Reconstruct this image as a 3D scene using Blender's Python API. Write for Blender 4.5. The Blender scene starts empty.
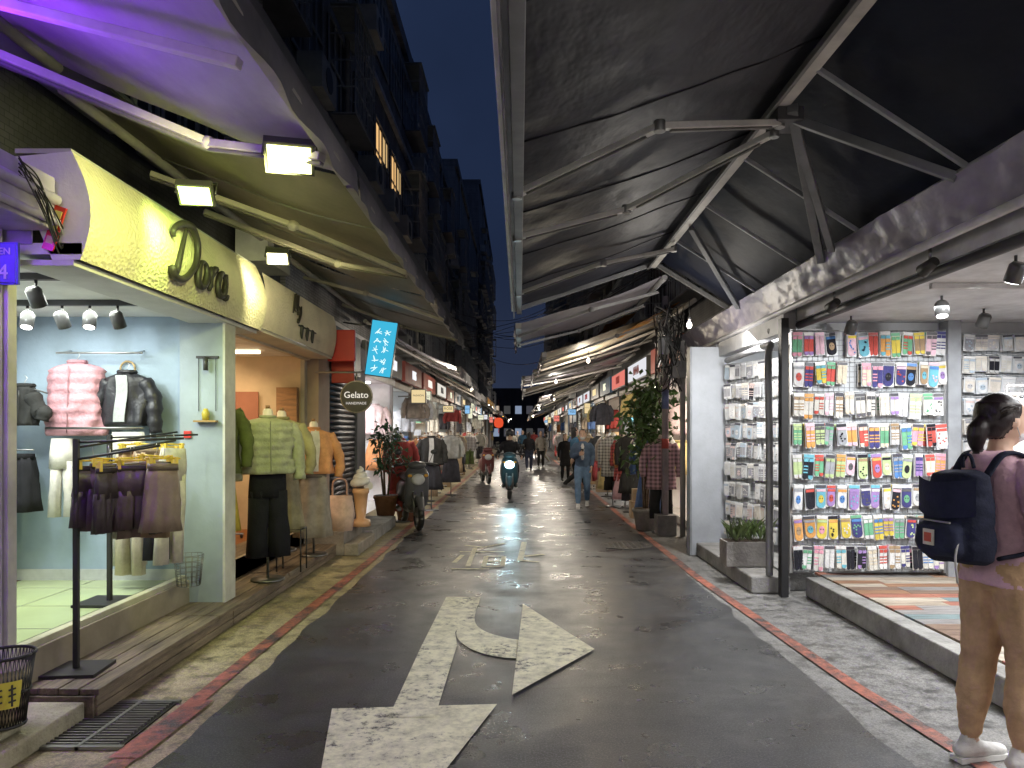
import bpy, math, random
from mathutils import Vector, Matrix, noise
from mathutils.bvhtree import BVHTree
R=random.Random(7)
scene=bpy.context.scene
PI=math.pi
# ------------------------------------------------------------------ materials
MATS={}
def _nt(name):
    m=bpy.data.materials.new(name); m.use_nodes=True
    nt=m.node_tree; b=nt.nodes['Principled BSDF']
    return m,nt,b
def L(nt,a,b): nt.links.new(a,b)
def coords(nt,scale=(1,1,1)):
    tc=nt.nodes.new('ShaderNodeNewGeometry'); mp=nt.nodes.new('ShaderNodeMapping'); mp.inputs['Scale'].default_value=scale
    L(nt,tc.outputs['Position'],mp.inputs['Vector']); return mp.outputs['Vector']
def noise_n(nt,vec,scale,detail=3,rough=.6):
    n=nt.nodes.new('ShaderNodeTexNoise'); n.inputs['Scale'].default_value=scale; n.inputs['Detail'].default_value=detail; n.inputs['Roughness'].default_value=rough
    L(nt,vec,n.inputs['Vector']); return n.outputs['Fac']
def ramp(nt,fac,stops):
    r=nt.nodes.new('ShaderNodeValToRGB'); e=r.color_ramp.elements
    while len(e)<len(stops): e.new(.5)
    for el,(p,c) in zip(e,stops):
        el.position=p; el.color=(c,c,c,1) if isinstance(c,(int,float)) else (*c,1)
    L(nt,fac,r.inputs['Fac']); return r.outputs['Color']
def mix(nt,fac,a,b,mode='MIX'):
    m=nt.nodes.new('ShaderNodeMix'); m.data_type='RGBA'; m.blend_type=mode
    for s,v in ((m.inputs[0],fac),(m.inputs[6],a),(m.inputs[7],b)):
        if isinstance(v,(int,float)): s.default_value=v
        elif isinstance(v,tuple): s.default_value=(*v,1)
        else: L(nt,v,s)
    return m.outputs[2]
def bump(nt,b,h,strength=.3,dist=.01):
    n=nt.nodes.new('ShaderNodeBump'); n.inputs['Strength'].default_value=strength; n.inputs['Distance'].default_value=dist
    L(nt,h,n.inputs['Height']); L(nt,n.outputs['Normal'],b.inputs['Normal'])
def attr_mat(name,rough=.6,metal=0,var=.25,vscale=3,bscale=60,bstr=.15,bdist=.004,spec=.5,stretch=(1,1,1)):
    m,nt,b=_nt(name)
    a=nt.nodes.new('ShaderNodeAttribute'); a.attribute_name='Col'
    v=coords(nt,stretch)
    c=mix(nt,1.0,a.outputs['Color'],ramp(nt,noise_n(nt,v,vscale,4,.65),[(.3,1-var),(.7,1)]),'MULTIPLY')
    L(nt,c,b.inputs['Base Color'])
    b.inputs['Roughness'].default_value=rough; b.inputs['Metallic'].default_value=metal
    b.inputs['Specular IOR Level'].default_value=spec
    if bstr>.1: bump(nt,b,noise_n(nt,v,bscale,2,.6),bstr,bdist)
    MATS[name]=m; return m
attr_mat('cloth',.9,0,.35,9,70,.5,.006,.2)
attr_mat('satin',.42,0,.3,9,30,.5,.008,.45)
attr_mat('puffer',.62,0,.3,9,26,.7,.014,.22)
attr_mat('paint',.5,0,.40,3.0,30,.12,.004,.4)
attr_mat('wall',.85,0,.28,1.6,45,.35,.004,.25)
attr_mat('plastic',.32,0,.15,5,40,.04,.002,.45)
attr_mat('steel',.38,.85,.35,4,50,.05,.002)
attr_mat('skin',.5,0,.1,12,90,.05,.001,.4)
attr_mat('hair',.4,0,.4,60,180,.6,.003,.4,stretch=(1,1,.15))
attr_mat('leaf',.4,0,.4,8,40,.05,.003,.5)
attr_mat('stone',.85,0,.55,3.5,35,.8,.014,.25)
attr_mat('tile',.18,0,.15,2,15,.04,.002,.5)
attr_mat('woodp',.5,0,.55,5,40,.5,.006,.3,stretch=(.8,6,6))
def emit_mat(name,strength,samp):
    m=bpy.data.materials.new(name); m.use_nodes=True; nt=m.node_tree; nt.nodes.clear()
    o=nt.nodes.new('ShaderNodeOutputMaterial'); e=nt.nodes.new('ShaderNodeEmission'); a=nt.nodes.new('ShaderNodeAttribute'); a.attribute_name='Col'
    L(nt,a.outputs['Color'],e.inputs['Color']); e.inputs['Strength'].default_value=strength; L(nt,e.outputs[0],o.inputs['Surface']); MATS[name]=m
    try: m.cycles.emission_sampling=samp
    except Exception: pass
emit_mat('glow',1.1,'NONE'); emit_mat('lamp',9.0,'NONE'); emit_mat('tube',5.0,'NONE'); emit_mat('fartube',9.0,'AUTO')
m,nt,b=_nt('stucco'); v=coords(nt); a=nt.nodes.new('ShaderNodeAttribute'); a.attribute_name='Col'
L(nt,mix(nt,1.0,a.outputs['Color'],ramp(nt,noise_n(nt,v,2,4),[(.3,.75),(.7,1)]),'MULTIPLY'),b.inputs['Base Color'])
b.inputs['Roughness'].default_value=.8
vo=nt.nodes.new('ShaderNodeTexVoronoi'); vo.inputs['Scale'].default_value=42; L(nt,v,vo.inputs['Vector'])
bump(nt,b,vo.outputs['Distance'],.7,.014); MATS['stucco']=m
def asphalt_color(nt,v):
    big=noise_n(nt,v,.6,5,.6); mid=noise_n(nt,v,2.2,5,.6); fine=noise_n(nt,v,95,3,.85)
    c=ramp(nt,big,[(.32,(.024,.025,.029)),(.5,(.038,.039,.043)),(.68,(.062,.061,.061))])
    c=mix(nt,1.0,c,ramp(nt,mid,[(.25,.62),(.5,1.0),(.8,1.45)]),'MULTIPLY')
    c=mix(nt,1.0,c,ramp(nt,fine,[(.33,.25),(.52,1.0),(.66,3.6)]),'MULTIPLY')
    return c,fine,mid,big
m,nt,b=_nt('asphalt'); v=coords(nt); c,fine,mid,big=asphalt_color(nt,v)
cv=nt.nodes.new('ShaderNodeTexVoronoi'); cv.feature='DISTANCE_TO_EDGE'; cv.inputs['Scale'].default_value=.5
dn=nt.nodes.new('ShaderNodeTexNoise'); dn.inputs['Scale'].default_value=2.5; L(nt,v,dn.inputs['Vector'])
vm=nt.nodes.new('ShaderNodeMixRGB'); vm.inputs[0].default_value=.25; L(nt,v,vm.inputs[1]); L(nt,dn.outputs['Color'],vm.inputs[2]); L(nt,vm.outputs[0],cv.inputs['Vector'])
c=mix(nt,1.0,c,ramp(nt,cv.outputs['Distance'],[(.0,.6),(.006,1.0)]),'MULTIPLY')
gv=nt.nodes.new('ShaderNodeTexVoronoi'); gv.inputs['Scale'].default_value=2.2; L(nt,v,gv.inputs['Vector'])
c=mix(nt,ramp(nt,gv.outputs['Distance'],[(.03,.30),(.045,0.0)]),c,(.11,.105,.10))
sx=nt.nodes.new('ShaderNodeSeparateXYZ'); L(nt,v,sx.inputs[0])
mr=nt.nodes.new('ShaderNodeMapRange'); mr.inputs['From Min'].default_value=.5; mr.inputs['From Max'].default_value=1.8; L(nt,sx.outputs['X'],mr.inputs['Value'])
wr_=mix(nt,1.0,mr.outputs[0],ramp(nt,noise_n(nt,v,5,7,.78),[(.48,0.0),(.62,.6)]),'MULTIPLY')
c=mix(nt,wr_,c,(.12,.118,.115)); L(nt,c,b.inputs['Base Color'])
L(nt,ramp(nt,mid,[(.3,.20),(.5,.34),(.72,.52)]),b.inputs['Roughness']); b.inputs['Specular IOR Level'].default_value=.7
bump(nt,b,fine,.42,.004); MATS['asphalt']=m
def worn_paint(name,col,lo,hi,sc=9):
    m,nt,b=_nt(name); v=coords(nt); c,fine,mid,big=asphalt_color(nt,v)
    w=noise_n(nt,v,sc,8,.8); w2=noise_n(nt,v,1.7,3,.6)
    f=mix(nt,.35,w,w2); msk=ramp(nt,f,[(lo,0.0),(hi,1.0)])
    pc=mix(nt,1.0,col,ramp(nt,noise_n(nt,v,9,6,.78),[(.3,.45),(.6,1.0)]),'MULTIPLY')
    L(nt,mix(nt,msk,c,pc),b.inputs['Base Color']); b.inputs['Roughness'].default_value=.5
    bump(nt,b,fine,.5,.005); MATS[name]=m
worn_paint('roadpaint',(.84,.80,.60),.39,.46,18)
worn_paint('redpaint',(.52,.17,.11),.42,.56,8)
def concrete(name,c1,c2,stain=.4):
    m,nt,b=_nt(name); v=coords(nt)
    n1=noise_n(nt,v,1.3,6,.7); n2=noise_n(nt,v,6,7,.8); f=noise_n(nt,v,110,2,.7)
    c=mix(nt,n1,c1,c2)
    c=mix(nt,1.0,c,ramp(nt,n2,[(.38,stain),(.54,1.05)]),'MULTIPLY')
    c=mix(nt,1.0,c,ramp(nt,f,[(.35,.6),(.6,1.15)]),'MULTIPLY')
    L(nt,c,b.inputs['Base Color']); L(nt,ramp(nt,n2,[(.3,.25),(.7,.8)]),b.inputs['Roughness']); bump(nt,b,n2,.5,.01); MATS[name]=m
concrete('shoulder_l',(.28,.22,.12),(.50,.44,.27),.30)
concrete('shoulder_r',(.12,.12,.125),(.36,.35,.33),.25)
concrete('ground',(.05,.05,.05),(.12,.12,.12))
m,nt,b=_nt('deck'); v=coords(nt,(9,.9,9))
n1=noise_n(nt,v,2.2,7,.75); n2=noise_n(nt,coords(nt),1.2,3,.6)
c=ramp(nt,n1,[(.3,(.05,.038,.028)),(.5,(.17,.13,.09)),(.72,(.34,.27,.18))])
c=mix(nt,1.0,c,ramp(nt,n2,[(.35,.55),(.65,1.1)]),'MULTIPLY'); L(nt,c,b.inputs['Base Color']); b.inputs['Roughness'].default_value=.5; bump(nt,b,n1,.7,.01); MATS['deck']=m
def fabric(name,c1,c2,rough=.6,bs=.4,spec=.35):
    m,nt,b=_nt(name); v=coords(nt,(1,.6,1))
    n1=noise_n(nt,v,2.6,4,.55); n2=noise_n(nt,v,1.3,5,.65)
    L(nt,mix(nt,ramp(nt,n2,[(.35,0.0),(.65,1.0)]),c1,c2),b.inputs['Base Color']); b.inputs['Roughness'].default_value=rough; b.inputs['Specular IOR Level'].default_value=spec
    bump(nt,b,n1,bs,.05); MATS[name]=m
fabric('awn_dark',(.014,.015,.024),(.034,.036,.052),.5,.6,.4)
fabric('awn_navy',(.004,.006,.016),(.009,.013,.032),.6,.4,.25)
fabric('awn_grey',(.26,.24,.28),(.40,.38,.42),.6)
fabric('awn_olive',(.13,.115,.075),(.22,.20,.14),.6)
fabric('awn_beige',(.26,.235,.18),(.44,.40,.32),.6)
fabric('awn_orange',(.60,.22,.03),(.8,.48,.06),.6)
fabric('awn_green',(.03,.10,.08),(.06,.16,.12),.6)
fabric('valance',(.09,.09,.11),(.27,.26,.29),.5,.7)
fabric('fascia_tarp',(.13,.12,.17),(.32,.30,.38),.42,.7)
m,nt,b=_nt('facade'); v=coords(nt); a=nt.nodes.new('ShaderNodeAttribute'); a.attribute_name='Col'
bk=nt.nodes.new('ShaderNodeTexBrick'); bk.inputs['Scale'].default_value=6; bk.inputs['Color1'].default_value=(1,1,1,1); bk.inputs['Color2'].default_value=(.75,.75,.75,1); bk.inputs['Mortar'].default_value=(.35,.35,.35,1)
mp=nt.nodes.new('ShaderNodeMapping'); mp.inputs['Rotation'].default_value=(0,PI/2,PI/2); L(nt,v,mp.inputs['Vector']); L(nt,mp.outputs[0],bk.inputs['Vector'])
c=mix(nt,1.0,a.outputs['Color'],bk.outputs['Color'],'MULTIPLY'); c=mix(nt,1.0,c,ramp(nt,noise_n(nt,coords(nt,(1,1,.25)),1.6,5,.7),[(.3,.35),(.7,1.1)]),'MULTIPLY')
L(nt,c,b.inputs['Base Color']); b.inputs['Roughness'].default_value=.7; MATS['facade']=m
m,nt,b=_nt('plaid'); a=nt.nodes.new('ShaderNodeAttribute'); a.attribute_name='Col'
v=coords(nt)
w1=nt.nodes.new('ShaderNodeTexWave'); w1.bands_direction='Z'; w1.inputs['Scale'].default_value=5; L(nt,v,w1.inputs['Vector'])
w2=nt.nodes.new('ShaderNodeTexWave'); w2.bands_direction='X'; w2.inputs['Scale'].default_value=5; L(nt,v,w2.inputs['Vector'])
k=mix(nt,.5,ramp(nt,w1.outputs['Fac'],[(.45,.3),(.55,1)]),ramp(nt,w2.outputs['Fac'],[(.45,.3),(.55,1)]))
L(nt,mix(nt,1.0,a.outputs['Color'],k,'MULTIPLY'),b.inputs['Base Color']); b.inputs['Roughness'].default_value=.9; MATS['plaid']=m

# ------------------------------------------------------------------ mesh builder
def catmull(P,k=6):
    P=[Vector(p) for p in P]; out=[]
    Q=[P[0]*2-P[1]]+P+[P[-1]*2-P[-2]]
    for i in range(1,len(Q)-2):
        for j in range(k):
            t=j/k; a,b_,c_,d=Q[i-1],Q[i],Q[i+1],Q[i+2]
            out.append(.5*((2*b_)+(c_-a)*t+(2*a-5*b_+4*c_-d)*t*t+(3*b_-a-3*c_+d)*t**3))
    out.append(P[-1]); return out
SOFT={'cloth','puffer','satin','plaid'}
class MB:
    def __init__(s): s.v=[];s.f=[];s.m=[];s.c=[];s.s=[];s.M=Matrix.Identity(4);s.mats=[]
    def mi(s,m):
        if m not in s.mats: s.mats.append(m)
        return s.mats.index(m)
    def V(s,p): s.v.append(tuple(s.M@Vector(p))); return len(s.v)-1
    def F(s,ids,mat,col,sm=False): s.f.append(tuple(ids)); s.m.append(s.mi(mat)); s.c.append(col); s.s.append(sm)
    def poly(s,pts,mat,col=(1,1,1)): s.F([s.V(p) for p in pts],mat,col)
    def box(s,x0,x1,y0,y1,z0,z1,mat='paint',col=(.5,.5,.5)):
        if x0>x1:x0,x1=x1,x0
        if y0>y1:y0,y1=y1,y0
        i=[s.V((x,y,z)) for z in(z0,z1) for y in(y0,y1) for x in(x0,x1)]
        for q in((0,2,3,1),(4,5,7,6),(0,1,5,4),(2,6,7,3),(0,4,6,2),(1,3,7,5)): s.F([i[k] for k in q],mat,col)
    def beam(s,p0,p1,w,h,mat='paint',col=(.5,.5,.5),up=(0,0,1)):
        p0=Vector(p0);p1=Vector(p1);d=(p1-p0); d.normalize(); up=Vector(up)
        if abs(d.dot(up))>.98: up=Vector((0,1,0))
        x=d.cross(up).normalized(); z=x.cross(d)
        i=[]
        for p in(p0,p1):
            for a,b in((-1,-1),(1,-1),(1,1),(-1,1)): i.append(s.V(p+x*a*w/2+z*b*h/2))
        for q in((0,1,2,3),(7,6,5,4),(0,4,5,1),(1,5,6,2),(2,6,7,3),(3,7,4,0)): s.F([i[k] for k in q],mat,col)
    def tube(s,pts,r,n=8,mat='paint',col=(.5,.5,.5),cap=True,flat=1.0):
        P=[Vector(p) for p in pts]; m=len(P)
        rr=r if isinstance(r,(list,tuple)) else [r]*m
        if len(rr)!=m:
            q=[]
            for i in range(m):
                t=i/(m-1)*(len(rr)-1); k=min(int(t),len(rr)-2); q.append(rr[k]*(1-(t-k))+rr[k+1]*(t-k))
            rr=q
        T=[(P[min(i+1,m-1)]-P[max(i-1,0)]).normalized() for i in range(m)]
        u=T[0].orthogonal().normalized()
        if abs(T[0].x)<.95:
            u=(Vector((1,0,0))-T[0]*T[0].x).normalized()
        rings=[]
        for i in range(m):
            u=(u-T[i]*u.dot(T[i])).normalized(); w=T[i].cross(u)
            rings.append([s.V(P[i]+(u*math.cos(a)+w*math.sin(a)*flat)*rr[i]) for a in [2*PI*k/n for k in range(n)]])
        for i in range(m-1):
            for k in range(n): s.F((rings[i][k],rings[i][(k+1)%n],rings[i+1][(k+1)%n],rings[i+1][k]),mat,col,True)
        if cap:
            s.F(rings[0][::-1],mat,col); s.F(rings[-1],mat,col)
    def limb(s,pts,rr,n=12,mat='cloth',col=(.5,.5,.5),flat=1,k=4):
        P=catmull(pts,k) if len(pts)>2 else [Vector(pts[0]).lerp(Vector(pts[1]),t/4) for t in range(5)]
        m=len(P); q=[]
        for i in range(m):
            t=i/(m-1)*(len(rr)-1); a=min(int(t),len(rr)-2); q.append(rr[a]*(1-(t-a))+rr[a+1]*(t-a))
        d0=(P[0]-P[1]).normalized(); d1=(P[-1]-P[-2]).normalized()
        P=[P[0]+d0*q[0]*.95,P[0]+d0*q[0]*.65]+P+[P[-1]+d1*q[-1]*.65,P[-1]+d1*q[-1]*.95]
        q=[q[0]*.25,q[0]*.75]+q+[q[-1]*.75,q[-1]*.25]
        s.tube(P,q,n,mat,col,True,flat)
    def loft(s,rings,n=24,mat='cloth',col=(.5,.5,.5),fold=0,nf=7,cap=True,ph=None):
        ph=R.random()*6 if ph is None else ph
        ids=[]; soft=.022 if (mat in SOFT and fold>.003) else 0
        m=len(rings)
        for j,(x,y,z,rx,ry) in enumerate(rings):
            row=[]
            for k in range(n):
                a=2*PI*k/n; fa=fold*(j/max(1,m-1))*(math.sin(nf*a+ph+.5*j)+.5*math.sin((nf*2-3)*a+ph*2))
                ca,sa=math.cos(a),math.sin(a)
                if soft: fa+=soft*noise.noise(Vector((ca*2.2+ph*3,sa*2.2,z*7)))
                row.append(s.V((x+(rx+fa)*math.copysign(abs(ca)**.85,ca),y+(ry+fa)*math.copysign(abs(sa)**.85,sa),z)))
            ids.append(row)
        for j in range(m-1):
            for k in range(n): s.F((ids[j][k],ids[j+1][k],ids[j+1][(k+1)%n],ids[j][(k+1)%n]),mat,col,True)
        if cap: s.F(ids[0],mat,col); s.F(ids[-1][::-1],mat,col)
    def ell(s,c,r,mat='plastic',col=(.5,.5,.5),n=12,m=8):
        rings=[]
        for j in range(m+1):
            t=PI*j/m; z=math.cos(t); q=max(math.sin(t),.02); rings.append((c[0],c[1],c[2]+z*r[2],r[0]*q,r[1]*q))
        ids=[[s.V((x+rx*math.cos(2*PI*k/n),y+ry*math.sin(2*PI*k/n),zz)) for k in range(n)] for x,y,zz,rx,ry in rings]
        for j in range(m):
            for k in range(n): s.F((ids[j][k],ids[j+1][k],ids[j+1][(k+1)%n],ids[j][(k+1)%n]),mat,col,True)
        s.F(ids[0],mat,col,True); s.F(ids[-1][::-1],mat,col,True)
    def sheet(s,fn,nu,nv,mat,col=(1,1,1),sm=True):
        ids=[[s.V(fn(i/nu,j/nv)) for j in range(nv+1)] for i in range(nu+1)]
        for i in range(nu):
            for j in range(nv): s.F((ids[i][j],ids[i+1][j],ids[i+1][j+1],ids[i][j+1]),mat,col,sm)
    def mesh(s,name):
        me=bpy.data.meshes.new(name); me.from_pydata(s.v,[],s.f)
        for m in s.mats: me.materials.append(MATS[m])
        me.polygons.foreach_set('material_index',s.m); me.polygons.foreach_set('use_smooth',s.s)
        ca=me.color_attributes.new('Col','FLOAT_COLOR','CORNER'); buf=[]
        for f,c in zip(s.f,s.c):
            for _ in f: buf+= [c[0],c[1],c[2],1]
        ca.data.foreach_set('color',buf); me.update(); return me
    def make(s,name,parent=None,bevel=0,loc=None,rot=None):
        o=bpy.data.objects.new(name,s.mesh(name)); scene.collection.objects.link(o)
        if parent: o.parent=parent
        if loc: o.location=loc
        if rot: o.rotation_euler=(0,0,rot)
        if bevel:
            b=o.modifiers.new('bevel','BEVEL'); b.width=bevel; b.segments=2; b.limit_method='ANGLE'; b.angle_limit=1.0
        return o
    def fuse(s,src,voxel,wr=0.0,it=3):
        me=src.mesh('tmp'); o=bpy.data.objects.new('tmp',me); scene.collection.objects.link(o)
        r=o.modifiers.new('r','REMESH'); r.mode='VOXEL'; r.voxel_size=voxel
        sm=o.modifiers.new('s','SMOOTH'); sm.iterations=it; sm.factor=.5
        dg=bpy.context.evaluated_depsgraph_get(); nm=bpy.data.meshes.new_from_object(o.evaluated_get(dg))
        bv=BVHTree.FromPolygons([Vector(v) for v in src.v],src.f)
        base=len(s.v)
        for v in nm.vertices:
            p=v.co.copy()
            if wr:
                q=Vector((p.x*9,p.y*9,p.z*16)); p+=v.normal*wr*(noise.noise(q)+.5*noise.noise(q*2.3))
            s.v.append(tuple(p))
        for p in nm.polygons:
            h=bv.find_nearest(p.center); idx=h[2] if h[2] is not None else 0
            s.F([base+i for i in p.vertices],src.mats[src.m[idx]],src.c[idx],True)
        bpy.data.objects.remove(o); bpy.data.meshes.remove(nm)
def empty(name,loc=(0,0,0)):
    o=bpy.data.objects.new(name,None); o.location=loc; o.empty_display_size=.1; scene.collection.objects.link(o); return o
def area(name,loc,size,power,col=(1,1,1),rot=(0,0,0),parent=None):
    l=bpy.data.lights.new(name,'AREA'); l.shape='RECTANGLE'; l.size=size[0]; l.size_y=size[1]; l.energy=power; l.color=col
    o=bpy.data.objects.new(name,l); o.location=loc; o.rotation_euler=rot; scene.collection.objects.link(o)
    if parent: o.parent=parent
    return o
def spot(name,loc,target,power,col,ang=1.2,rad=.06,parent=None):
    l=bpy.data.lights.new(name,'SPOT'); l.energy=power; l.color=col; l.spot_size=ang; l.spot_blend=.6; l.shadow_soft_size=rad
    o=bpy.data.objects.new(name,l); o.location=loc; d=Vector(target)-Vector(loc); o.rotation_euler=d.to_track_quat('-Z','Y').to_euler(); scene.collection.objects.link(o)
    if parent: o.parent=parent
    return o
def point(name,loc,power,col,rad=.08,parent=None):
    l=bpy.data.lights.new(name,'POINT'); l.energy=power; l.color=col; l.shadow_soft_size=rad
    o=bpy.data.objects.new(name,l); o.location=loc; scene.collection.objects.link(o)
    if parent: o.parent=parent
    return o
def text(body,size,loc,rot,mat,col,parent=None,name='lettering',ext=.01):
    c=bpy.data.curves.new(name,'FONT'); c.body=body; c.size=size; c.extrude=ext; c.align_x='CENTER'; c.align_y='CENTER'; c.resolution_u=3
    o=bpy.data.objects.new('t',c); scene.collection.objects.link(o); dg=bpy.context.evaluated_depsgraph_get()
    me=bpy.data.meshes.new_from_object(o.evaluated_get(dg)); bpy.data.objects.remove(o)
    me.materials.clear(); me.materials.append(MATS[mat]); ca=me.color_attributes.new('Col','FLOAT_COLOR','CORNER')
    ca.data.foreach_set('color',[*col,1]*len(ca.data))
    ob=bpy.data.objects.new(name,me); ob.location=loc; ob.rotation_euler=rot; scene.collection.objects.link(ob)
    if parent: ob.parent=parent
    return ob
FACE_CAM=(PI/2,0,0); FACE_XP=(PI/2,0,PI/2); FACE_XN=(PI/2,0,-PI/2)

# ------------------------------------------------------------------ ground
b=MB(); b.sheet(lambda u,v:(-150+300*u,-60+400*v,-.012),20,24,'ground'); b.make('ground')
b=MB(); b.sheet(lambda u,v:(-1.68+.05*noise.noise(Vector((v*190,0,0)))*(1-u)+(3.5+.12*noise.noise(Vector((v*210,5,0))))*u,-6+96*v,0),4,700,'asphalt'); b.make('road')
b=MB(); b.sheet(lambda u,v:(-2.9+1.25*u,-6+96*v,-.004),2,60,'shoulder_l'); b.make('pavement')
b=MB(); b.sheet(lambda u,v:(1.68+1.3*u,-6+96*v,-.004),2,60,'shoulder_r'); b.make('pavement')
def strip(b,pts,w,z,mat):
    for (x0,y0),(x1,y1) in zip(pts[:-1],pts[1:]): b.poly([(x0-w/2,y0,z),(x0+w/2,y0,z),(x1+w/2,y1,z),(x1-w/2,y1,z)],mat)
b=MB(); strip(b,[(-1.95,-5),(-1.87,3.2),(-1.86,5),(-1.8,9),(-1.78,70)],.1,.005,'redpaint')
b.poly([(-1.95,3.5,.009),(-1.80,3.5,.009),(-1.76,4.25,.009),(-1.9,4.25,.009)],'redpaint'); b.make('red_road_line')
b=MB(); strip(b,[(2.5,-5),(2.15,3.4),(2.04,4.5),(1.89,7.8),(1.86,12),(1.86,70)],.095,.005,'redpaint'); b.make('red_road_line')
z=.006
b=MB()
b.poly([(-1.05,4.13,z),(-.67,2.1,z),(-.13,4.2,z)],'roadpaint')
b.poly([(-.71,4.0,z+.003),(-.46,4.0,z+.003),(-.455,5.35,z+.003),(-.50,5.7,z+.003),(-.37,6.6,z+.003),(-.37,6.92,z+.003),(-.69,6.92,z+.003),(-.71,5.3,z+.003)],'roadpaint')
U=catmull([(-.38,6.6,0),(-.37,6.05,0),(-.28,5.75,0),(-.1,5.55,0),(.06,5.47,0)],5); W=catmull([(-.5,5.9,0),(-.47,5.55,0),(-.34,5.25,0),(-.15,5.08,0),(.06,5.04,0)],5)
for i in range(len(U)-1): b.poly([(U[i].x,U[i].y,z),(W[i].x,W[i].y,z),(W[i+1].x,W[i+1].y,z),(U[i+1].x,U[i+1].y,z)],'roadpaint')
b.poly([(.027,6.63,z+.006),(-.047,4.33,z+.006),(.53,5.24,z+.006)],'roadpaint')
b.make('road_arrow_marking')
b=MB()
def rs(x0,y0,x1,y1,w=.055):
    d=Vector((x1-x0,y1-y0,0)).normalized(); n=Vector((-d.y,d.x,0))*w/2*1.0; p=Vector((x0,y0,z)); q=Vector((x1,y1,z)); b.poly([p-n,q-n,q+n,p+n],'roadpaint')
for s_ in [(-.78,8.35,-.35,8.35),(-.78,8.75,-.72,9.3),(-.6,8.5,-.6,9.9),(-.78,9.55,-.2,9.55),(-.42,8.5,-.18,8.5),(-.42,8.5,-.42,9.2),(-.2,8.5,-.2,9.2),(-.42,8.85,-.2,8.85),(-.42,9.2,-.2,9.2),(-.5,9.9,-.2,10.3),(-.75,10.1,-.5,9.9)]: rs(*s_,w=.06)
rs(.0,8.9,.06,10.4,.075); rs(.06,9.2,.3,9.35,.075); rs(.0,8.9,.22,8.8,.075)
b.make('road_lettering')
b=MB()
n=28
b.poly([(1.46+.36*math.cos(2*PI*k/n),10.1+.36*math.sin(2*PI*k/n),.007) for k in range(n)],'paint',(.13,.12,.11))
for i in range(-4,5):
    for j in range(-4,5):
        if i*i+j*j<17: b.box(1.46+i*.072-.022,1.46+i*.072+.022,10.1+j*.072-.022,10.1+j*.072+.022,.007,.014,'steel',(.25,.24,.22))
b.make('manhole_cover')
b=MB(); b.box(-2.36,-1.96,3.62,4.22,-.003,.004,'steel',(.05,.05,.05))
for i in range(17): b.box(-2.34,-1.98,3.65+i*.034,3.662+i*.034,.004,.014,'steel',(.32,.31,.3))
b.box(-2.38,-1.94,3.6,3.63,.0,.016,'steel',(.3,.3,.3)); b.box(-2.38,-1.94,4.21,4.24,.0,.016,'steel',(.3,.3,.3)); b.box(-2.17,-2.15,3.6,4.24,.0,.018,'steel',(.3,.3,.3))
b.make('drain_grate')
# ------------------------------------------------------------------ garments
GC=[(.75,.72,.68),(.05,.05,.06),(.55,.42,.28),(.42,.08,.08),(.12,.2,.42),(.7,.45,.5),(.2,.28,.12),(.75,.62,.28),(.08,.08,.1),(.45,.40,.36),(.7,.7,.74),(.6,.28,.12),(.8,.78,.72),(.05,.05,.05),(.35,.3,.26)]
def hook(b,z=0):
    b.tube([(0,0,z),(0,0,z+.04),(.02,0,z+.07),(.0,0,z+.09)],.003,5,'steel',(.6,.6,.6)); b.tube([(-.18,0,z-.05),(0,0,z+.005),(.18,0,z-.05)],.007,6,'plastic',(.05,.05,.05))
def jacket(b,col,l=.6,mat='cloth',w=.2,dep=.085,sleeve=.5,quilt=False,open_=None):
    rings=[]
    m=30 if quilt else 12
    for j in range(m):
        t=j/(m-1); zz=-l*t
        if t<.1: rx=.07+(w-.07)*(t/.1)**.6; ry=.05+(dep-.05)*t/.1
        else: rx=w*(1+.1*t); ry=dep*(1+.25*t)
        if quilt: q=.013*abs(math.sin(t*PI*7)); rx+=q; ry+=q*1.3
        rings.append((0,0,zz,rx,ry))
    b.loft(rings,34,mat,col,.014 if quilt else .018,6)
    if sleeve:
        for sg in(-1,1):
            P=catmull([(sg*(w-.03),0,-.06),(sg*(w+.045),.0,-.2),(sg*(w+.075+R.uniform(-.02,.02)),-.015,-.06-sleeve*.65),(sg*(w+.07),-.03+R.uniform(-.02,.02),-.06-sleeve)],5)
            rr=[.06,.062,.056,.048]
            m=len(P); rad=[]
            for i in range(m):
                t=i/(m-1)*3; k=min(int(t),2); r_=rr[k]*(1-t+k)+rr[k+1]*(t-k); rad.append(r_+(.010*abs(math.sin(i*PI/2.6)) if quilt else .006*math.sin(i*1.7))+R.uniform(-.003,.003))
            b.tube(P,rad,12,mat,col)
    b.tube([(.065*math.cos(a),.045*math.sin(a),.012) for a in [2*PI*k/12 for k in range(13)]],.018,6,mat,tuple(c*.8 for c in col))
    dk=tuple(c*.55 for c in col)
    b.tube([(0,-dep*(1.0+.25*t)-.018,-.03-(l-.05)*t) for t in [0,.2,.5,.8,1]],.005,5,'plastic',dk)
    if open_:
        b.sheet(lambda u,v:(-.045+.09*u+.01*math.sin(v*5),-dep*(1+.25*v)-.024,-.02-(l-.05)*v),3,6,'cloth',open_)
def skirt(b,col,l=.55,w0=.14,w1=.24,mat='cloth',nf=11,fold=.018):
    b.loft([(0,0,0,w0,.09),(0,0,-.04,w0+.005,.095)],24,mat,tuple(c*.6 for c in col))
    b.loft([(0,0,-.03-l*t,w0+(w1-w0)*t**.8,.09+(w1-w0)*t*.7) for t in [0,.15,.3,.5,.75,1]],44,mat,col,fold,nf)
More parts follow.
